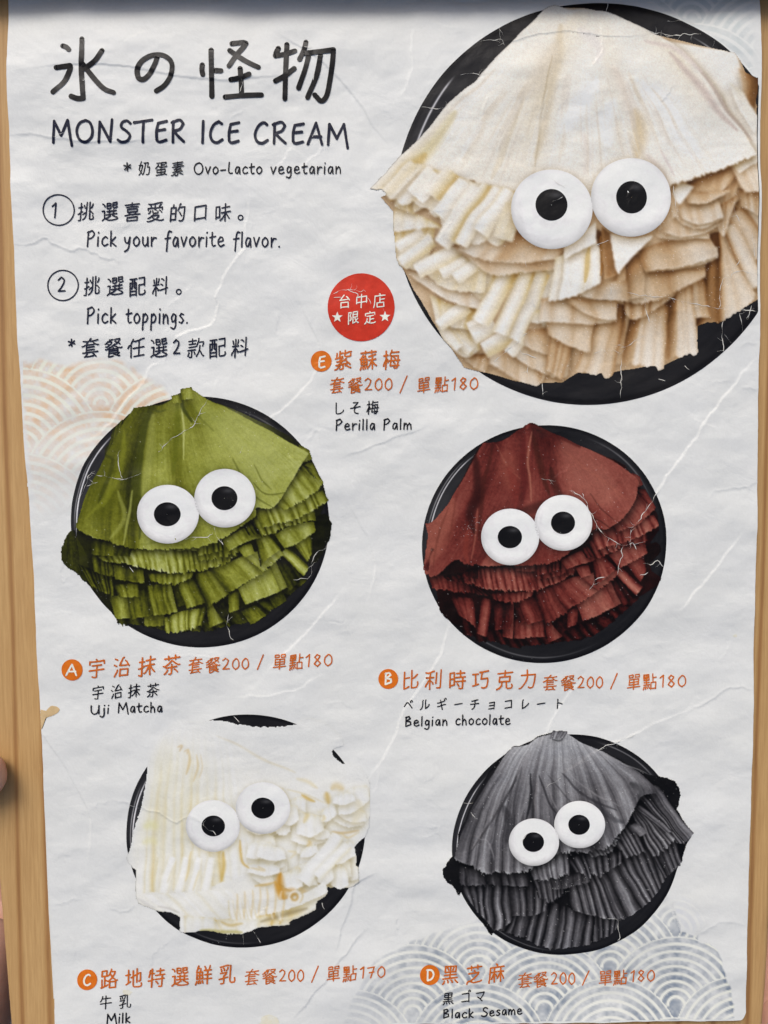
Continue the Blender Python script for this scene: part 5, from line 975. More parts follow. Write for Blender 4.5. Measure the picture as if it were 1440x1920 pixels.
LAT = {  # one-line pen letters: width, strokes (baseline 0, x-height 50, capitals 80)
 'M': (84, '8,0 13,78 13,78 40,24 40,24 66,80 66,80 80,-12'), 'O': (76, '44,80 20,70 8,42 18,10 42,0 64,18 68,46 58,72 40,80'), 'N': (68, '8,0 13,74 13,74 52,2 52,2 60,82'),
 'S': (58, '54,70 40,80 22,72 20,55 38,42 52,25 42,6 20,1 6,9'), 'T': (66, '2,72 70,82|38,78 36,40 35,0'), 'E': (56, '52,77 20,70 20,70 14,40 14,8 14,8 24,1 50,8|18,42 46,46'),
 'R': (60, '14,76 12,0|8,72 38,82 52,68 40,48 16,40 16,40 34,20 54,2'), 'I': (24, '13,80 10,0'), 'C': (58, '52,72 40,80 20,66 8,36 15,9 34,1 54,13'), 'A': (62, '4,0 34,82 34,82 56,0|14,28 52,30'),
 'P': (54, '13,78 8,-3|8,73 34,84 48,66 32,44 11,38'), 'B': (56, '13,78 10,0|9,73 34,81 43,64 14,43 14,43 44,36 46,14 10,0'), 'D': (60, '14,78 12,0|8,76 40,74 55,44 40,10 12,0'), 'U': (62, '6,76 6,30 18,2 40,6 52,36 54,76 54,76 54,2'),
 'L': (42, '14,80 9,20 18,3 34,5'), 'a': (44, '36,44 20,49 8,30 10,6 22,2 36,38 36,38 38,0'), 'c': (42, '38,43 26,50 10,36 8,12 22,0 40,9'), 'e': (46, '10,24 36,30 34,46 20,50 8,34 8,12 22,0 42,9'), 'f': (42, '46,76 34,80 25,60 17,-24|8,40 40,45'),
 'g': (44, '36,42 20,49 8,30 14,8 30,14 36,42 36,42 34,-14 22,-30 4,-22'), 'h': (44, '10,80 8,0|8,24 24,47 34,34 36,0'), 'i': (18, '9,48 7,0|11,70 12,73'), 'j': (24, '16,48 16,-14 4,-30 -8,-20|18,70 19,73'), 'k': (42, '10,80 8,0|36,48 10,22 10,22 38,0'),
 'l': (18, '10,80 8,0'), 'm': (62, '8,48 6,0|7,24 20,47 29,34 29,0|29,24 44,47 54,32 55,0'), 'n': (44, '8,48 7,0|7,24 24,47 34,34 36,0'), 'o': (48, '26,50 9,36 9,12 22,0 38,10 42,32 28,50 22,49'), 'p': (46, '10,48 6,-34|8,34 24,50 38,34 28,8 8,6'), 'r': (38, '8,48 8,0|9,24 22,46 36,44'),
 's': (40, '34,44 20,50 10,38 24,26 34,14 20,0 6,6'), 't': (40, '18,72 16,16 24,1 36,5|3,46 38,52'), 'u': (44, '8,48 8,14 20,0 34,14 37,48 37,48 39,0'), 'v': (42, '5,48 19,2 19,2 38,49'), 'y': (44, '6,48 10,22 26,18 37,48|38,50 28,-10 6,-28'),
 '0': (56, '30,80 10,58 8,22 26,0 47,20 48,58 34,80 26,79'), '1': (36, '6,64 26,82 26,82 20,0'), '2': (56, '6,66 24,82 43,66 32,34 6,2 6,2 48,4'), '7': (54, '5,72 46,80 46,80 24,0|16,38 44,44'), '8': (54, '42,70 26,82 12,64 28,44 45,22 28,0 9,18 24,42 42,66 40,74'),
 '/': (46, '40,86 4,-8'), '*': (50, '24,62 26,18|6,48 44,34|10,24 42,52'), '.': (20, '8,2 10,4'), '-': (44, '6,26 38,28'), ' ': (30, ''),
}
def strokes_of(ch):
    return [[tuple(map(float, p.split(','))) for p in s.split()] for s in LAT[ch][1].split('|') if s]
def latin(ink, text, x0, x1, yb0, capy, w, yb1=None):
    """text between x0 and x1 with its baseline from yb0 to yb1; capy is the top of the capitals at the left"""
    yb1 = yb0 if yb1 is None else yb1
    adv = [LAT[c][0]+8 for c in text]; tot = sum(adv)-10
    kx = (x1-x0)/tot; ky = (yb0-capy)/80
    x = 0
    for c, ad in zip(text, adv):
        jy = (rs.rand()-.5)*2; 
        for st in strokes_of(c):
            ink.stroke([(x0+(x+px-4)*kx, yb0+(yb1-yb0)*((x+px)/tot)-(py+jy)*ky) for px, py in st], w, .08)
        x += ad
def cjk(ink, ch, cx, cy, size, w, rise=.075, squash=.85):
    k = size/75
    ph = rs.rand(4)*6.28; am = 1.0
    for st in CJK[ch]:
        pts = []
        for i in range(0, len(st), 2):
            x, y = st[i]-44.6, st[i+1]-44
            y2 = y+rise*x*1.6+am*math.sin(x/14+ph[0]); x2 = x*squash+am*math.sin(y/13+ph[1])+.04*y
            pts.append((cx+x2*k, cy-y2*k))
        out = [pts[0]]
        for p in pts[1:]:
            if math.dist(p, out[-1]) > .3: out.append(p)
        if len(out) > 1: ink.stroke(out, w, .1)
def star(ink, cx, cy, r):
    ink.shape([(cx+(r if i % 2 == 0 else r*.42)*math.sin(i*math.pi/5), cy-(r if i % 2 == 0 else r*.42)*math.cos(i*math.pi/5)) for i in range(10)])

# ------------------------------------------------------------------ pale wave pattern (overlapping fans of rings)
def waves(name, box, cen, R, dx, dyr, slope, gap, lw, ink, mask, step=2.2, seed=1):
    x0, y0, x1, y1 = box
    X, Y = np.meshgrid(np.arange(x0, x1, step), np.arange(y0, y1, step))
    r0 = np.random.RandomState(seed)
    line = np.zeros(X.shape)
    for row in range(-8, 9):                              # upper rows first, lower ones cover them
        for col in range(-8, 9):
            cx = cen[0]+col*dx+(row % 2)*dx/2; cy = cen[1]+row*dyr+slope*(cx-cen[0])
            if cx < x0-R or cx > x1+R or cy < y0-R or cy > y1+R: continue
            d = np.hypot(X-cx, Y-cy); inn = d < R
            q = (R-d-gap*.5) % gap
            l = np.clip((lw/2+.9-abs(q-gap/2))/1.8, 0, 1)
            l = np.where(d < gap*.55, 0, l)
            l = l*np.clip((cy+3-Y)/3, 0, 1)
            line = np.where(inn, l, line)
    tex = .72+.5*vnoise(r0, *X.shape, 6, 6)+.28*vnoise(r0, *X.shape, 2, 2)+.25*vnoise(r0, *X.shape, 20, 20)
    mk, light = mask(X, Y, r0)
    k = np.clip(mk*(1-line)*tex, 0, 1.3)[..., None]
    ci = np.array(ink_of(ink)); li = np.array(ink_of(light))
    col = 1+(ci-1)*k+((li-1)*(mk*line*.8)[..., None])
    mk = mk*(Y < 1927-19*np.clip((X-100)/1300, 0, 1)**1.2)
    keep = mk > .012
    idx = -np.ones(X.shape, int)
    cell = keep[:-1, :-1] | keep[1:, :-1] | keep[1:, 1:] | keep[:-1, 1:]
    use = np.zeros(X.shape, bool); use[:-1, :-1] |= cell; use[1:, :-1] |= cell; use[1:, 1:] |= cell; use[:-1, 1:] |= cell
    idx[use] = np.arange(use.sum())
    F = np.stack([idx[:-1, :-1], idx[1:, :-1], idx[1:, 1:], idx[:-1, 1:]], -1)[cell]
    return part(name, on_sheet(X[use], Y[use], 45), F, M_PRINT, cols=np.clip(col[use], 0, 1.1))
def area(X, Y, pts, soft, r0, rough=0):
    """0..1 inside a plan outline, fading over soft units"""
    P = np.array(pts, float); ins = np.zeros(X.shape, bool); d = np.full(X.shape, 1e9)
    if rough: X = X+rough*vnoise(r0, *X.shape, 7, 7)+rough*.5*vnoise(r0, *X.shape, 3, 3); Y = Y+rough*vnoise(r0, *X.shape, 7, 7)
    for i in range(len(P)):
        (ax, ay), (bx, by) = P[i-1], P[i]
        if ay != by: ins ^= ((ay > Y) != (by > Y)) & (X < (bx-ax)*(Y-ay)/(by-ay)+ax)
        t = np.clip(((X-ax)*(bx-ax)+(Y-ay)*(by-ay))/((bx-ax)**2+(by-ay)**2+1e-9), 0, 1)
        d = np.minimum(d, np.hypot(X-ax-t*(bx-ax), Y-ay-t*(by-ay)))
    return np.where(ins, np.clip(d/soft, 0, 1), 0)
def mask_orange(X, Y, r0):
    a = area(X, Y, [(36, 678), (80, 672), (130, 682), (200, 666), (250, 682), (290, 712), (320, 735), (330, 760), (300, 840), (230, 920), (150, 985), (66, 1010), (50, 860), (40, 760)], 9, r0, 4)
    f = np.clip((965-Y-(.18*(X-150)))/170, .0, 1)*np.clip(1.15-.0018*(X-150), .4, 1)
    return a*np.clip(f, .0, 1)*(.7+.3*vnoise(r0, *X.shape, 30, 30)), (231, 228, 208)
o = waves('wave_pattern', (44, 664, 345, 1010), (190, 918), 148, 294, 80, .0, 17, 7, (216, 187, 156), mask_orange, seed=2); o['label'] = 'pale orange wave pattern'
def mask_grey(X, Y, r0):
    a = area(X, Y, [(640, 1925), (655, 1880), (700, 1800), (770, 1765), (840, 1740), (900, 1722), (1230, 1660), (1262, 1690), (1278, 1745), (1308, 1752), (1312, 1764), (1345, 1776), (1354, 1800), (1360, 1826), (1370, 1850), (1374, 1880), (1376, 1908), (1330, 1930), (640, 1940)], 3, r0, 2.5)
    f = np.clip((X-610)/210, .15, 1)*np.clip((Y-1700)/90+.25*(X > 1050), .12, 1)
    edge = area(X, Y, [(640, 1925), (900, 1722), (1230, 1660), (1262, 1690), (1278, 1745), (1308, 1752), (1312, 1764), (1345, 1776), (1354, 1800), (1360, 1826), (1370, 1850), (1374, 1880), (1376, 1908), (1330, 1960), (640, 1960)], 9, r0, 2)
    return a*f*(.85+.25*vnoise(r0, *X.shape, 24, 24)+1.3*(1-edge)*(X > 1240)*(vnoise(r0, *X.shape, 9, 9)*.5+.6)), (224, 225, 214)
o = waves('wave_pattern', (636, 1655, 1385, 1926), (774, 1902), 131, 247, 76, -.033, 14.4, 5.6, (150, 158, 167), mask_grey, seed=3); o['label'] = 'blue grey wave pattern'
def mask_faint(X, Y, r0):
    a = area(X, Y, [(960, -60), (1420, -60), (1420, 180), (1385, 150), (1330, 70), (1250, 20), (1150, -30)], 14, r0, 4)
    return a*.55, (226, 229, 224)
o = waves('wave_pattern', (960, -60, 1422, 190), (1300, 190), 150, 300, 80, 0, 17, 7, (186, 196, 196), mask_faint, seed=4); o['label'] = 'faint grey green wave pattern'
o = waves('wave_pattern', (1180, 1640, 1345, 1765), (1264, 1745), 60, 300, 160, 0, 14.2, 5.6, (200, 204, 210), lambda X, Y, r0: (area(X, Y, [(1225, 1680), (1265, 1672), (1310, 1690), (1325, 1730), (1300, 1752), (1275, 1740), (1255, 1700)], 12, r0, 3)*.5, (226, 227, 222)), seed=5); o['label'] = 'faint single fan of the wave pattern'

# ------------------------------------------------------------------ the five printed dishes
def ellipse_fit(pts):
    P = np.array(pts, float); c = P.mean(0); s = 200.; x, y = ((P-c)/s).T
    A = np.stack([x*x, x*y, y*y, x, y], 1); k = np.linalg.lstsq(A, np.ones(len(x)), rcond=None)[0]
    M = np.array([[k[0], k[1]/2], [k[1]/2, k[2]]]); z = -np.linalg.solve(M, k[3:])/2
    f = 1+z@M@z; w, V = np.linalg.eigh(M/f)
    return c+z*s, V@np.diag(s/np.sqrt(w))@V.T
def zz(org, k, pts): return [(org[0]+x*k, org[1]+y*k) for x, y in pts]
RIMS = {
 'plum': [(1054, 5), (1143, 0), (1237, 23), (1315, 57), (1372, 101), (1411, 146), (1023, 10), (935, 49), (857, 107), (805, 182), (760, 273), (742, 400), (748, 470), (758, 515), (790, 585), (830, 640), (905, 705), (1000, 745), (1090, 756), (1200, 740), (1300, 700), (1370, 650), (1424, 590)],
 'green': zz((100, 710), .375, [(800, 85), (960, 125), (1130, 230), (1270, 390), (1350, 530), (1375, 640), (1345, 900), (1250, 1100), (1130, 1220), (1000, 1290), (850, 1335), (700, 1340), (550, 1310), (400, 1245), (240, 1110), (160, 1020), (80, 740), (85, 640), (120, 510), (200, 370), (300, 260), (360, 200)]),
 'brown': zz((770, 780), .3472, [(700, 45), (560, 70), (400, 145), (250, 260), (140, 400), (75, 570), (57, 700), (75, 850), (130, 1000), (230, 1120), (350, 1230), (500, 1300), (650, 1328), (730, 1332), (900, 1305), (1060, 1240), (1180, 1150), (1290, 1000), (1350, 850), (1375, 680), (1365, 560), (1330, 440), (1240, 280), (1100, 160), (960, 90), (820, 55)]),
 'milk': zz((210, 1320), .3472, [(560, 78), (700, 52), (800, 55), (990, 100), (190, 350), (120, 470), (80, 620), (75, 750), (90, 830), (100, 880), (155, 1005), (240, 1110), (380, 1230), (520, 1285), (700, 1308), (850, 1300), (1000, 1250), (1150, 1160), (1270, 1020), (1330, 870), (1355, 730), (1190, 240), (1260, 325)]),
 'sesame': zz((810, 1350), .35417, [(740, 72), (880, 90), (1000, 140), (1130, 230), (1200, 295), (330, 230), (230, 330), (160, 440), (110, 580), (105, 690), (180, 950), (240, 1040), (330, 1140), (450, 1200), (600, 1240), (750, 1240), (900, 1205), (1050, 1130), (1180, 1010), (1260, 890), (1300, 780)]),
}
def arc_k(a, lo, hi, soft=8):
    a = (a-lo) % 360; w = (hi-lo) % 360
    return np.clip(np.minimum(a, w-a)/soft, 0, 1)*(a <= w)
def plate(kind, label):
    c, Q = ellipse_fit(RIMS[kind])
    rr = np.r_[np.arange(.012, .86, .013), np.arange(.86, 1.0005, .0035)]; n = 400
    th = np.linspace(0, 2*np.pi, n, endpoint=False)
    P = c+np.einsum('r,nk->rnk', rr, np.stack([np.cos(th), np.sin(th)], 1)@Q.T)
    deg = np.degrees(th)[None]; r = rr[:, None]      # 0 right, 90 down, 180 left, 270 up
    g = np.full((len(rr), n), 26.)+20*np.clip((r-.6)/.3, 0, 1)*arc_k(deg, 140, 240, 40)+8*np.clip((r-.7)/.2, 0, 1)*arc_k(deg, 280, 350, 30)
    g -= 12*np.exp(-((r-.985)/.012)**2)
    wb = .004*np.sin(th*5)[None]
    hl = lambda at, wd: np.exp(-((r-at-wb)/wd)**2)
    if kind == 'green':
        g += 190*hl(.955, .0052)*arc_k(deg, 168, 228, 10)+90*hl(.972, .004)*arc_k(deg, 172, 215, 12)+80*hl(.93, .004)*arc_k(deg, 115, 160, 18)+60*hl(.945, .006)*arc_k(deg, 285, 330, 20)
    elif kind == 'brown':
        g += 170*hl(.945, .0045)*arc_k(deg, 175, 235, 10)+90*hl(.965, .004)*arc_k(deg, 185, 228, 10)+50*hl(.95, .006)*arc_k(deg, 60, 150, 30)+60*hl(.95, .006)*arc_k(deg, 290, 340, 20)
    elif kind == 'milk':
        g += 190*hl(.945, .0055)*arc_k(deg, 145, 212, 10)+110*hl(.965, .004)*arc_k(deg, 150, 205, 10)+120*hl(.94, .006)*arc_k(deg, 305, 330, 8)+40*hl(.96, .005)*arc_k(deg, 80, 130, 20)
    elif kind == 'sesame':
        g += 170*hl(.955, .0045)*arc_k(deg, 170, 222, 10)+70*hl(.955, .005)*arc_k(deg, 285, 325, 10)+60*hl(.96, .004)*arc_k(deg, 95, 140, 15)
    else:
        g += 165*hl(.945, .005)*arc_k(deg, 192, 222, 4)+140*hl(.945, .003)*arc_k(deg, 300, 330, 7)+190*hl(.935, .006)*arc_k(deg, 132, 163, 8)+120*hl(.955, .003)*arc_k(deg, 128, 160, 8)
    nz = np.random.RandomState(5)
    g = g*(1+.12*vnoise(nz, len(rr), n, 6, 9))
    g = np.clip(g, 8, 235)
    col = np.stack([g, g, g+2.5], -1)
    col = lin(col/255)/WHITE
    V = on_sheet(P[..., 0], P[..., 1], 90)
    if kind == 'plum':
        lim = np.interp(P[..., 1], [0, 200, 450, 600, 760], [1426.5, 1425.5, 1424.5, 1423.5, 1421])-3
        X = np.minimum(P[..., 0], lim); V = on_sheet(X, P[..., 1], 90+np.where(P[..., 0] > lim, -30, 0))
    i = np.arange(len(rr)*n).reshape(len(rr), n); j = np.roll(i, -1, 1)
    F = np.stack([i[:-1], i[1:], j[1:], j[:-1]], -1).reshape(-1, 4)
    if kind == 'plum':
        keep = (P[..., 0] <= lim+.01).ravel()[F].any(1); F = F[keep]
    o = part('dish_print', V.reshape(-1, 3), F, M_PRINT, cols=col.reshape(-1, 3), label=label)
    return o
def ice(kind, parent, step):
    p = paint(kind, step)
    X, Y = np.meshgrid(p.x0+np.arange(p.W)*p.s, p.y0+np.arange(p.H)*p.s)
    use = p.a > .5
    cell = use[:-1, :-1] & use[1:, :-1] & use[1:, 1:] & use[:-1, 1:]
    idx = -np.ones(use.shape, int); idx[use] = np.arange(use.sum())
    F = np.stack([idx[:-1, :-1], idx[1:, :-1], idx[1:, 1:], idx[:-1, 1:]], -1)[cell]
    col = np.clip(lin(p.c[use])/WHITE, 0, 1.12)
    return part('ice_print', on_sheet(X[use], Y[use], 200), F, M_PRINT, parent, cols=col)
def eye(parent, cx, cy, rx, ry, px, py, pr, pq):
    n = 72; rr = np.r_[.02, np.linspace(.2, 1, 16)]; th = np.linspace(0, 2*np.pi, n, endpoint=False)
    P = np.stack([cx+rx*rr[:, None]*np.cos(th), cy+ry*rr[:, None]*np.sin(th)], -1)
    s = np.sin(th)[None]*.75-np.cos(th)[None]*.25
    nz = np.random.RandomState(int(cx))
    g = 231-34*(np.clip(rr[:, None]-.62, 0, 1)/.38)**1.6*np.clip(s+.45, 0, 1.2)-12*np.clip((rr[:, None]-.9)/.1, 0, 1)-12*np.exp(-((rr[:, None]-.42)/.09)**2)*np.clip(s+.2, 0, 1)+6*vnoise(nz, len(rr), n, 2, 4)+4*vnoise(nz, len(rr), n, 1.01, 1.5)
    col = np.clip(lin(np.stack([g, g+.5, g], -1)/255)/WHITE, 0, 1.12)
    i = np.arange(len(rr)*n).reshape(len(rr), n); j = np.roll(i, -1, 1)
    F = np.stack([i[:-1], i[1:], j[1:], j[:-1]], -1).reshape(-1, 4)
    part('eye_print', on_sheet(P[..., 0], P[..., 1], 260).reshape(-1, 3), F, M_PRINT, parent, cols=col.reshape(-1, 3))
    P = np.stack([px+pr*rr[:, None]*np.cos(th), py+pq*rr[:, None]*np.sin(th)], -1)
    gl = np.exp(-(((np.cos(th)[None]*rr[:, None]-.3)/.4)**2+((np.sin(th)[None]*rr[:, None]+.62)/.2)**2))
    g = 16+42*gl+6*np.clip((rr[:, None]-.85)/.15, 0, 1)
    col = lin(np.stack([g, g, g+2], -1)/255)/WHITE
    part('pupil_print', on_sheet(P[..., 0], P[..., 1], 320).reshape(-1, 3), F, M_PRINT, parent, cols=col.reshape(-1, 3))
for kind, label, step in [('plum', 'large dish of creamy white ice sheets', 1.35), ('green', 'dish of green ice sheets', 1.25), ('brown', 'dish of reddish brown ice sheets', 1.25),
                          ('milk', 'dish of milk white ice', 1.25), ('sesame', 'dish of dark grey pleated ice', 1.25)]:
    pl = plate(kind, label); ice(kind, pl, step)
    for ev in EYES[kind]: eye(pl, *ev)

# ------------------------------------------------------------------ the writing
def zs(org, k, *strokes): return [[(org[0]+x*k, org[1]+y*k) for x, y in s] for s in strokes]
I = Ink()
for st in zs((80, 50), .41667,
    [(92, 88), (108, 94), (120, 106)], [(64, 188), (126, 179), (128, 186), (122, 205), (98, 252), (50, 297)], [(177, 55), (178, 120), (176, 200), (181, 270), (186, 326)], [(186, 326), (160, 327), (132, 317)],
    [(270, 112), (240, 155), (192, 192)], [(184, 172), (230, 232), (278, 282), (322, 300)],
    [(516, 140), (506, 170), (484, 212), (458, 238), (436, 236), (427, 212), (430, 186), (452, 154), (494, 131), (540, 130), (574, 152), (584, 184), (574, 228), (548, 266), (512, 290)],
    [(720, 176), (718, 196), (722, 218)], [(759, 108), (761, 200), (762, 314)], [(776, 201), (804, 202)], [(852, 76), (900, 70), (914, 74), (900, 96), (872, 130), (840, 180)], [(842, 108), (890, 142), (930, 166), (972, 186)],
    [(890, 192), (894, 250), (896, 306)], [(848, 242), (890, 234), (930, 218)], [(822, 318), (900, 312), (985, 309)],
    [(1060, 96), (1052, 116), (1048, 132)], [(1048, 132), (1090, 122), (1134, 106)], [(1098, 76), (1094, 200), (1090, 324)], [(1048, 246), (1090, 224), (1132, 190)],
    [(1184, 66), (1176, 100), (1156, 146)], [(1178, 118), (1240, 112), (1308, 104), (1304, 160), (1292, 240), (1280, 300), (1266, 326), (1250, 332), (1224, 306)], [(1196, 130), (1180, 196), (1152, 276)], [(1250, 128), (1232, 220), (1192, 318)]):
    I.stroke(st, 9.6, .06)
I.done('title_text', BLACK)
I = Ink(); latin(I, 'MONSTER', 98, 349, 267.5, 227, 5.2, 267.5); latin(I, 'ICE', 377, 451, 268, 228, 5.2); latin(I, 'CREAM', 476, 655, 268.5, 229, 5.2, 272); I.done('heading_text', NAVY)
I = Ink()
for ch, x, y, s in [('奶', 270.4, 315, 27), ('蛋', 301.7, 315.4, 27), ('素', 333, 315.4, 28)]: cjk(I, ch, x, y, s, 2.1)
for st in strokes_of('*'): I.stroke([(230.5+x*.33, 326-y*.33) for x, y in st], 2.6)
latin(I, 'Ovo-Lacto', 363, 493, 326, 305, 2.6, 326); latin(I, 'vegetarian', 508, 641, 326.5, 305, 2.6, 325.5); I.done('diet_text', DARK)
I = Ink(); I.circle(109.3, 393.3, 28.6, 2.5); latin(I, '1', 97, 108, 407.5, 381, 3); I.done('step_number', NAVY)
I = Ink()
for ch, x, y, s in [('挑', 160.3, 395, 36), ('選', 205, 395.7, 37), ('喜', 247.7, 396.7, 37), ('愛', 291, 396.7, 38), ('的', 332.7, 398.3, 36), ('口', 375, 397.3, 34), ('味', 417.7, 398.3, 36)]: cjk(I, ch, x, y, s, 2.7)
I.circle(450.7, 407.3, 4.4, 2.3)
latin(I, 'Pick', 162.7, 218.3, 461, 433, 3); latin(I, 'your', 232.7, 294, 461.5, 433.5, 3); latin(I, 'favorite', 308.3, 421.7, 462, 433, 3, 462); latin(I, 'flavor.', 436.7, 527.3, 462, 434, 3, 463.5); I.done('step_text', NAVY)
I = Ink(); I.circle(118.3, 535.3, 28.4, 2.5); latin(I, '2', 109.3, 125, 547, 521, 3); I.done('step_number', NAVY)
I = Ink()
for ch, x, y, s in [('挑', 172.7, 535.7, 36), ('選', 215.7, 536, 37), ('配', 257.3, 536.7, 37), ('料', 300.7, 536, 36)]: cjk(I, ch, x, y, s, 2.7)
I.circle(334.7, 546.7, 4.4, 2.3); latin(I, 'Pick', 163.3, 219, 605.7, 577, 3); latin(I, 'toppings.', 236.7, 354, 606, 577, 3, 606)
for st in strokes_of('*'): I.stroke([(127.5+x*.3, 655-y*.3) for x, y in st], 3)
for ch, x, y, s in [('套', 170, 652.3, 38), ('餐', 213.3, 651.7, 38), ('任', 256, 651.7, 38), ('選', 297.7, 651.7, 38), ('款', 367.7, 651.7, 38), ('配', 407.7, 651.7, 38), ('料', 450, 651, 38)]: cjk(I, ch, x, y, s, 2.7)
latin(I, '2', 325, 339.5, 663.5, 638, 3); I.done('step_text', NAVY)
# the round red badge
I = Ink(180); I.disc(677.2, 576.6, 62.7, 63.7, 72); red = I.done('round_badge', RED)
I = Ink(260)
for ch, x, y, s in [('台', 646.6, 565.6, 27), ('中', 678.2, 564.4, 28), ('店', 711.5, 564.4, 28), ('限', 662.4, 596, 25), ('定', 694, 596, 25)]: cjk(I, ch, x, y, s, 2.1)
star(I, 632.7, 595.5, 10.5); star(I, 721.9, 594.5, 10.5); I.done('badge_text', CREAM, red)
def letter(ch, cx, cy, r, x0, x1, yb, yc):
    I = Ink(180); I.disc(cx, cy, r); d = I.done('letter_badge', BADGE)
    I = Ink(260); latin(I, ch, x0, x1, yb, yc, 3.3); I.done('badge_letter', CREAM, d)
letter('E', 602.3, 677.4, 19.6, 596, 611, 690, 667.5); letter('A', 135.9, 1255.5, 20, 125, 147, 1265.5, 1246); letter('B', 728, 1273.5, 18.6, 721, 737, 1283, 1262); letter('C', 163, 1837.8, 18.8, 156, 170.5, 1848, 1828); letter('D', 806, 1828.3, 18.6, 799.5, 815, 1838, 1818)
def row(names, price, jp, en, ns=36, js=25):
    I = Ink()
    for ch, x, y in names: cjk(I, ch, x, y, ns+2, 3.1)
    I.done('flavour_name', ORANGE)
    I = Ink()
    (tx, ty), (cx, cy), n1, sl, (sx, sy), (dx, dy), n2, txt = price
    for ch, x, y in (('套', tx, ty), ('餐', cx, cy), ('單', sx, sy), ('點', dx, dy)): cjk(I, ch, x, y, 31, 2.3)
    latin(I, '200', n1[0], n1[1], n1[3], n1[2], 2.5, n1[3]); latin(I, '/', *sl, 2.5); latin(I, txt, n2[0], n2[1], n2[3], n2[2], 2.5, n2[3]-1)
    I.done('price_text', ORANGE)
    I = Ink()
    for ch, x, y in jp: cjk(I, ch, x, y, js+2, 2.2)
    for t in en: latin(I, *t)
    I.done('flavour_note', DARK)
row([('紫', 643.6, 675), ('蘇', 690.3, 675), ('梅', 734, 674.3)], ((632, 722.4), (666, 722.4), (684.2, 737.2, 710, 731.5), (750, 766, 734, 707.5), (794.8, 721.7), (828.1, 720.5), (847, 898.6, 709, 730.5), '180'),
    [('し', 635.6, 765), ('そ', 667.2, 764.2), ('梅', 698.8, 763.7)], [('Perilla', 629.5, 704.4, 806.3, 787, 2.6, 805.5), ('Palm', 718.8, 773, 805.3, 786, 2.6, 804.5)])
row([('宇', 182.1, 1252), ('治', 229.1, 1250), ('抹', 276.5, 1247.5), ('茶', 322.7, 1245.6)], ((367.4, 1246.7), (400.6, 1245.6), (418, 468.6, 1234, 1254.3), (483, 496.5, 1252, 1229), (525, 1239.8), (555.7, 1239.8), (573.6, 625, 1227.6, 1249), '180'),
    [('宇', 184, 1297.9), ('治', 219.2, 1296.4), ('抹', 252, 1294.4), ('茶', 287.2, 1293.3)], [('Uji', 170.7, 206.2, 1338.7, 1322, 2.6, 1337.5), ('Matcha', 221, 305.5, 1336.8, 1318, 2.6, 1334.5)])
row([('比', 769.9, 1275.2), ('利', 813.5, 1274.4), ('時', 857.6, 1275.2), ('巧', 901.2, 1274.4), ('克', 946.5, 1274.4), ('力', 990.2, 1273.1)], ((1031.7, 1280.3), (1065.6, 1280.3), (1083.4, 1132, 1269, 1290), (1145, 1159.6, 1289, 1264.5), (1188.4, 1278.2), (1218, 1277.4), (1237, 1288, 1267, 1288), '180'),
    [(c, x, 1321.8-.2*i) for i, (c, x) in enumerate(zip('ベルギーチョコレート', (765.7, 796.6, 828.4, 860, 890.6, 922.4, 953.3, 984.7, 1015.6, 1048.6)))], [('Belgian', 759.3, 840.6, 1362, 1344.3, 2.6, 1361), ('chocolate', 854.6, 958.4, 1360.5, 1342, 2.6, 1359.5)], js=20)
row([('路', 204.1, 1836), ('地', 250.7, 1834), ('特', 293.9, 1832.3), ('選', 337.6, 1830.2), ('鮮', 382, 1827.6), ('乳', 426.5, 1825.5)], ((472.3, 1831.9), (505.7, 1830.2), (524, 571.4, 1818, 1839), (584.5, 599.4, 1837, 1812), (625.6, 1823.4), (656, 1822.5), (675.6, 724, 1811, 1831), '170'),
    [('牛', 198.6, 1878.9), ('乳', 234.6, 1877.6)], [('Milk', 200, 244.4, 1919, 1901, 2.6, 1918)])
row([('黑', 844.6, 1826.7), ('芝', 889.3, 1826), ('麻', 930.8, 1824.4)], ((984.6, 1838.4), (1014.3, 1837.4), (1034, 1080.3, 1826, 1847), (1092.7, 1107.4, 1846, 1823.5), (1135.8, 1834.2), (1163.5, 1833.2), (1183, 1229.8, 1821, 1842), '180'),
    [('黒', 840.4, 1871.7), ('ゴ', 873, 1868.4), ('マ', 900.8, 1867.5)], [('Black', 830.6, 888.4, 1909.5, 1893, 2.6, 1906.5), ('Sesame', 902.4, 979.8, 1905.5, 1889, 2.6, 1901.5)], ns=34, js=22)

# ------------------------------------------------------------------ wear: cracked ink where the sheet was folded, a stain at the left edge
def crack(org, k, pts, w=.9):
    I = Ink(380)
    Q = [(org[0]+x*k, org[1]+y*k) for x, y in pts]
    ln = sum(math.dist(a, b) for a, b in zip(Q, Q[1:])); n = max(6, int(ln/3))
    C = spline(Q, n)
    C = C+np.stack([vnoise(rs, 1, n, 1, 3)[0], vnoise(rs, 1, n, 1, 3)[0]], 1)*2.0+np.stack([vnoise(rs, 1, n, 1, 1.3)[0], vnoise(rs, 1, n, 1, 1.3)[0]], 1)*.7
    ww = w*np.clip(.55+.9*vnoise(rs, 1, n, 1, 3)[0], .12, 1.4); ww[0] = ww[-1] = .1
    I.ribbon(C, ww)
    for _ in range(int(ln/26)):                                  # hair cracks leaving the main one
        i = rs.randint(0, n); an = rs.rand()*6.28; m = 4; q = [tuple(C[i])]
        for _k in range(m):
            an += (rs.rand()-.5)*1.1; q.append((q[-1][0]+math.cos(an)*3.2, q[-1][1]+math.sin(an)*3.2))
        I.ribbon(spline(q, 9), np.linspace(.75, .1, 9)*w*.6)
    I.done('crack_mark', CRACK)
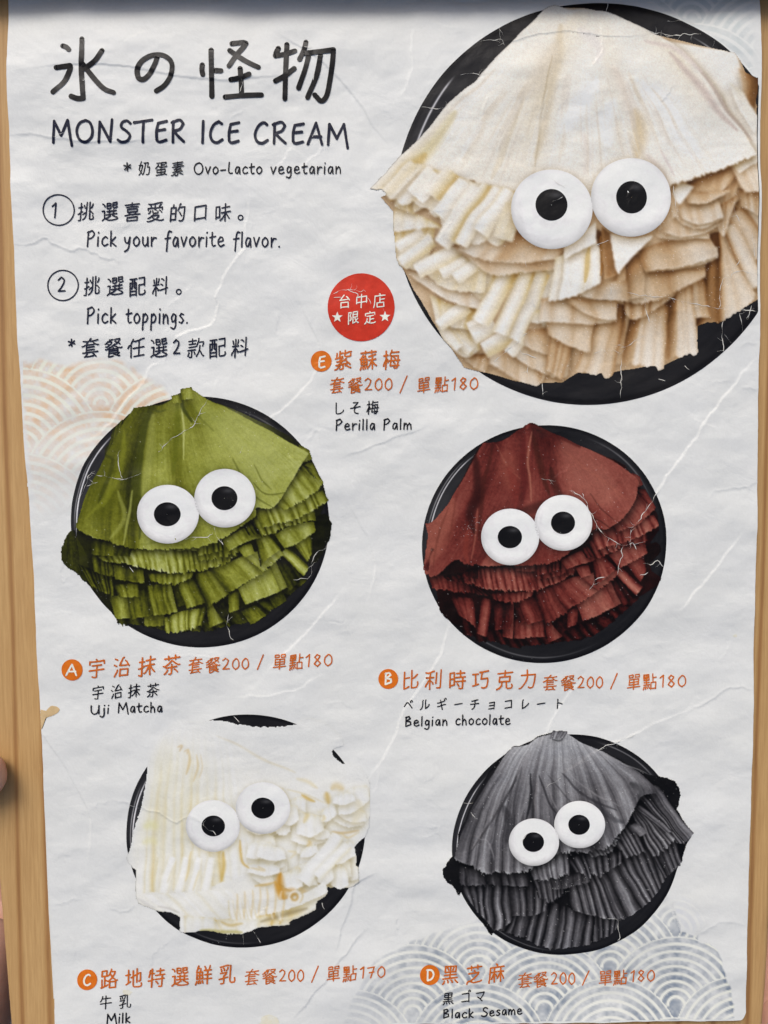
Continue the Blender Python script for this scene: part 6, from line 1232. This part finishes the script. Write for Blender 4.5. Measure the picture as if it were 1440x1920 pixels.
for org, k, lst in [
    ((100, 710), .375, [[(190, 470), (240, 490), (300, 490), (345, 500), (410, 485)], [(190, 470), (150, 560), (120, 600)], [(345, 500), (335, 440), (325, 380)], [(520, 370), (560, 330), (610, 290), (660, 260), (700, 230), (720, 190), (750, 140), (790, 95)], [(1350, 850), (1310, 880), (1290, 930), (1280, 990), (1200, 1000)], [(880, 1180), (870, 1230), (890, 1290), (905, 1305)], [(660, 800), (740, 795), (800, 780)], [(800, 740), (820, 790), (850, 830)], [(380, 940), (400, 970)], [(930, 380), (950, 340)], [(170, 540), (230, 520)], [(200, 520), (150, 470)]]),
    ((770, 780), .3472, [[(1345, 395), (1320, 430), (1240, 540), (1190, 610)], [(1190, 610), (1170, 690), (1140, 695), (1060, 660), (1010, 600), (980, 540), (950, 470), (920, 410)], [(1170, 690), (1200, 680), (1220, 720)], [(1250, 790), (1300, 800), (1330, 780), (1360, 815)], [(1140, 695), (1130, 780), (1110, 850)], [(960, 940), (1000, 880), (1050, 870)], [(1240, 860), (1280, 840)], [(960, 470), (900, 420), (850, 400)], [(700, 340), (780, 350)], [(1060, 660), (1050, 700)], [(1200, 690), (1260, 680)]]),
    ((210, 1320), .3472, [[(480, 645), (510, 672), (550, 690), (558, 712)], [(90, 545), (150, 560)], [(700, 1240), (710, 1300)], [(760, 1230), (800, 1290)], [(660, 60), (690, 90)], [(1130, 1070), (1150, 1110)]]),
    ((810, 1350), .35417, [[(980, 1060), (990, 1140), (985, 1170)], [(1080, 70), (1000, 105), (940, 130), (870, 160)], [(820, 208), (780, 250)], [(680, 310), (600, 355)], [(200, 480), (230, 520)], [(160, 440), (210, 440)], [(930, 1040), (990, 1050)], [(500, 600), (470, 640)]]),
    ((1040, 270), .27778, [[(480, 1000), (620, 1030), (760, 1030), (900, 1070), (1050, 1100), (1200, 1110), (1380, 1130)], [(1110, 1110), (1115, 960), (1180, 890), (1250, 860), (1310, 870)], [(1310, 870), (1385, 880)], [(1130, 1190), (1135, 1400)], [(430, 1350), (480, 1380), (440, 1420)], [(270, 1410), (370, 1390), (440, 1410)], [(450, 1440), (445, 1720)], [(600, 1290), (520, 1340), (450, 1380)], [(600, 1030), (640, 1200)], [(1150, 1290), (1190, 1340)], [(1180, 900), (1250, 780)], [(1200, 430), (1250, 530)], [(800, 290), (820, 480)], [(1330, 600), (1350, 760)], [(280, 690), (370, 650)], [(380, 960), (380, 1100)], [(1240, 1150), (1260, 1260)], [(1330, 1090), (1290, 1180)], [(870, 1500), (910, 1530)], [(700, 1590), (750, 1600)]]),
    ((690, 300), .26389, [[(890, 1430), (990, 1350), (1050, 1300), (1110, 1250), (1190, 1190)], [(1050, 1300), (1090, 1370), (1130, 1440), (1140, 1580)], [(1090, 1370), (1200, 1410)], [(1130, 930), (1160, 980), (1190, 1050)], [(1250, 105), (1320, 150), (1400, 200)], [(1240, 1580), (1240, 1680)], [(1110, 700), (1130, 760)], [(1310, 300), (1390, 270)]]),
    ((690, 0), .52083, [[(380, 150), (470, 140), (490, 160)], [(470, 90), (475, 150)], [(190, 390), (280, 392)], [(870, 0), (860, 34)], [(1050, 130), (1200, 120)], [(1080, 75), (1130, 70), (1180, 84)], [(330, 270), (440, 265)], [(1230, 180), (1260, 130)], [(1000, 110), (1130, 128)]]),
    ((570, 500), .24306, [[(205, 215), (280, 190), (340, 180), (410, 195), (460, 185), (480, 200)], [(340, 180), (410, 210), (400, 240)], [(490, 240), (520, 290)], [(600, 310), (640, 380)], [(230, 250), (290, 240)]]),
    ((80, 50), .41667, [[(885, 300), (900, 260), (908, 240)], [(1215, 240), (1225, 210)], [(180, 250), (190, 232)], [(1180, 90), (1210, 84)], [(45, 495), (100, 480)], [(1215, 500), (1230, 470)]]),
]:
    for pts in lst: crack(org, k, pts)
stain = Ink(150)
st = spline([(75, 1330), (86, 1333), (92, 1326), (104, 1324), (112, 1330), (108, 1337), (98, 1342), (88, 1346), (82, 1352), (80, 1362), (77, 1368), (76, 1350), (75, 1330)], 60)[:-1]
st = st+(rs.rand(*st.shape)-.5)*1.6
stain.shape([tuple(x) for x in st]); stain.done('stain', paper_look('brown_stain', ink_of((188, 163, 122)), .7, .2))
for x, y, r in [(1380, 1193, 4.5), (238, 1861, 9), (505, 1916, 20)]:
    s2 = Ink(120); a = np.linspace(0, 2*np.pi, 16, endpoint=False); rad = r*(.7+.5*rs.rand(16)); s2.shape(list(zip(x+rad*np.cos(a), y+rad*.6*np.sin(a))))
    s2.done('stain', paper_look('faint_stain', ink_of((214, 210, 190)), .6, .2))

# ------------------------------------------------------------------ the hands that hold the board
def hand(name, sgn, label):
    """sgn -1: at the left edge. Points are metres from the board edge (out positive), along the poster, and up"""
    base = flat(8, 1640) if sgn < 0 else flat(1430, 1850)
    def W(o, y, z): return Vector((base[0]+sgn*o, base[1]+y, z))
    J = [(W(.017, -.046, -.028), .021)]                                   # 0 palm root
    E = []
    def chain(start, pts):
        k = start
        for (o, y, z), r in pts:
            J.append((W(o, y, z), r)); E.append((k, len(J)-1)); k = len(J)-1
        return k
    chain(0, [((.030, -.082, -.034), .0215), ((.052, -.125, -.042), .024), ((.085, -.190, -.060), .029), ((.115, -.255, -.085), .034)])   # wrist and forearm
    k = chain(0, [((.010, -.006, -.033), .0165)])
    for i, (y, ln, r) in enumerate([(.034, .068, .0085), (.012, .076, .0088), (-.010, .070, .0085), (-.031, .055, .0075)]):               # four fingers under the board
        chain(k if i < 2 else 0, [((.004, y*.8, -.034), r*1.25), ((-.012, y, -.0335), r*1.05), ((-ln*.55, y*1.02, -.0310), r), ((-ln, y*.98, -.0300), r*.82)])
    if sgn < 0:
        chain(0, [((.027, -.010, -.014), .0135), ((.031, .018, .001), .0108), ((.022, .038, .0078), .0092), ((.0050, .0458, .0056), .0094), ((-.0046, .0470, .0046), .0088)])   # thumb over the front
    else:
        chain(0, [((.032, .004, -.014), .0135), ((.036, .030, .000), .0105), ((.030, .056, .0065), .0090), ((.022, .072, .0060), .0068)])
    me = bpy.data.meshes.new(name)
    me.from_pydata([tuple(j[0]) for j in J], E, []); 
    o = bpy.data.objects.new(name, me); COL.objects.link(o)
    sk = o.modifiers.new('skin', 'SKIN'); sk.use_smooth_shade = True; sk.branch_smoothing = .6
    for v_, (p, r) in zip(me.skin_vertices[0].data, J): v_.radius = (r, r)
    me.skin_vertices[0].data[0].use_root = True
    sb = o.modifiers.new('sub', 'SUBSURF'); sb.levels = 2; sb.render_levels = 2
    me.materials.append(M_SKIN)
    tag(o, label, 'hand')
    return o
hand('hand', -1, 'bare hand at the left edge of the pine board, thumb tip over its front')
hand('hand', 1, 'bare hand at the right edge of the pine board near its bottom corner')
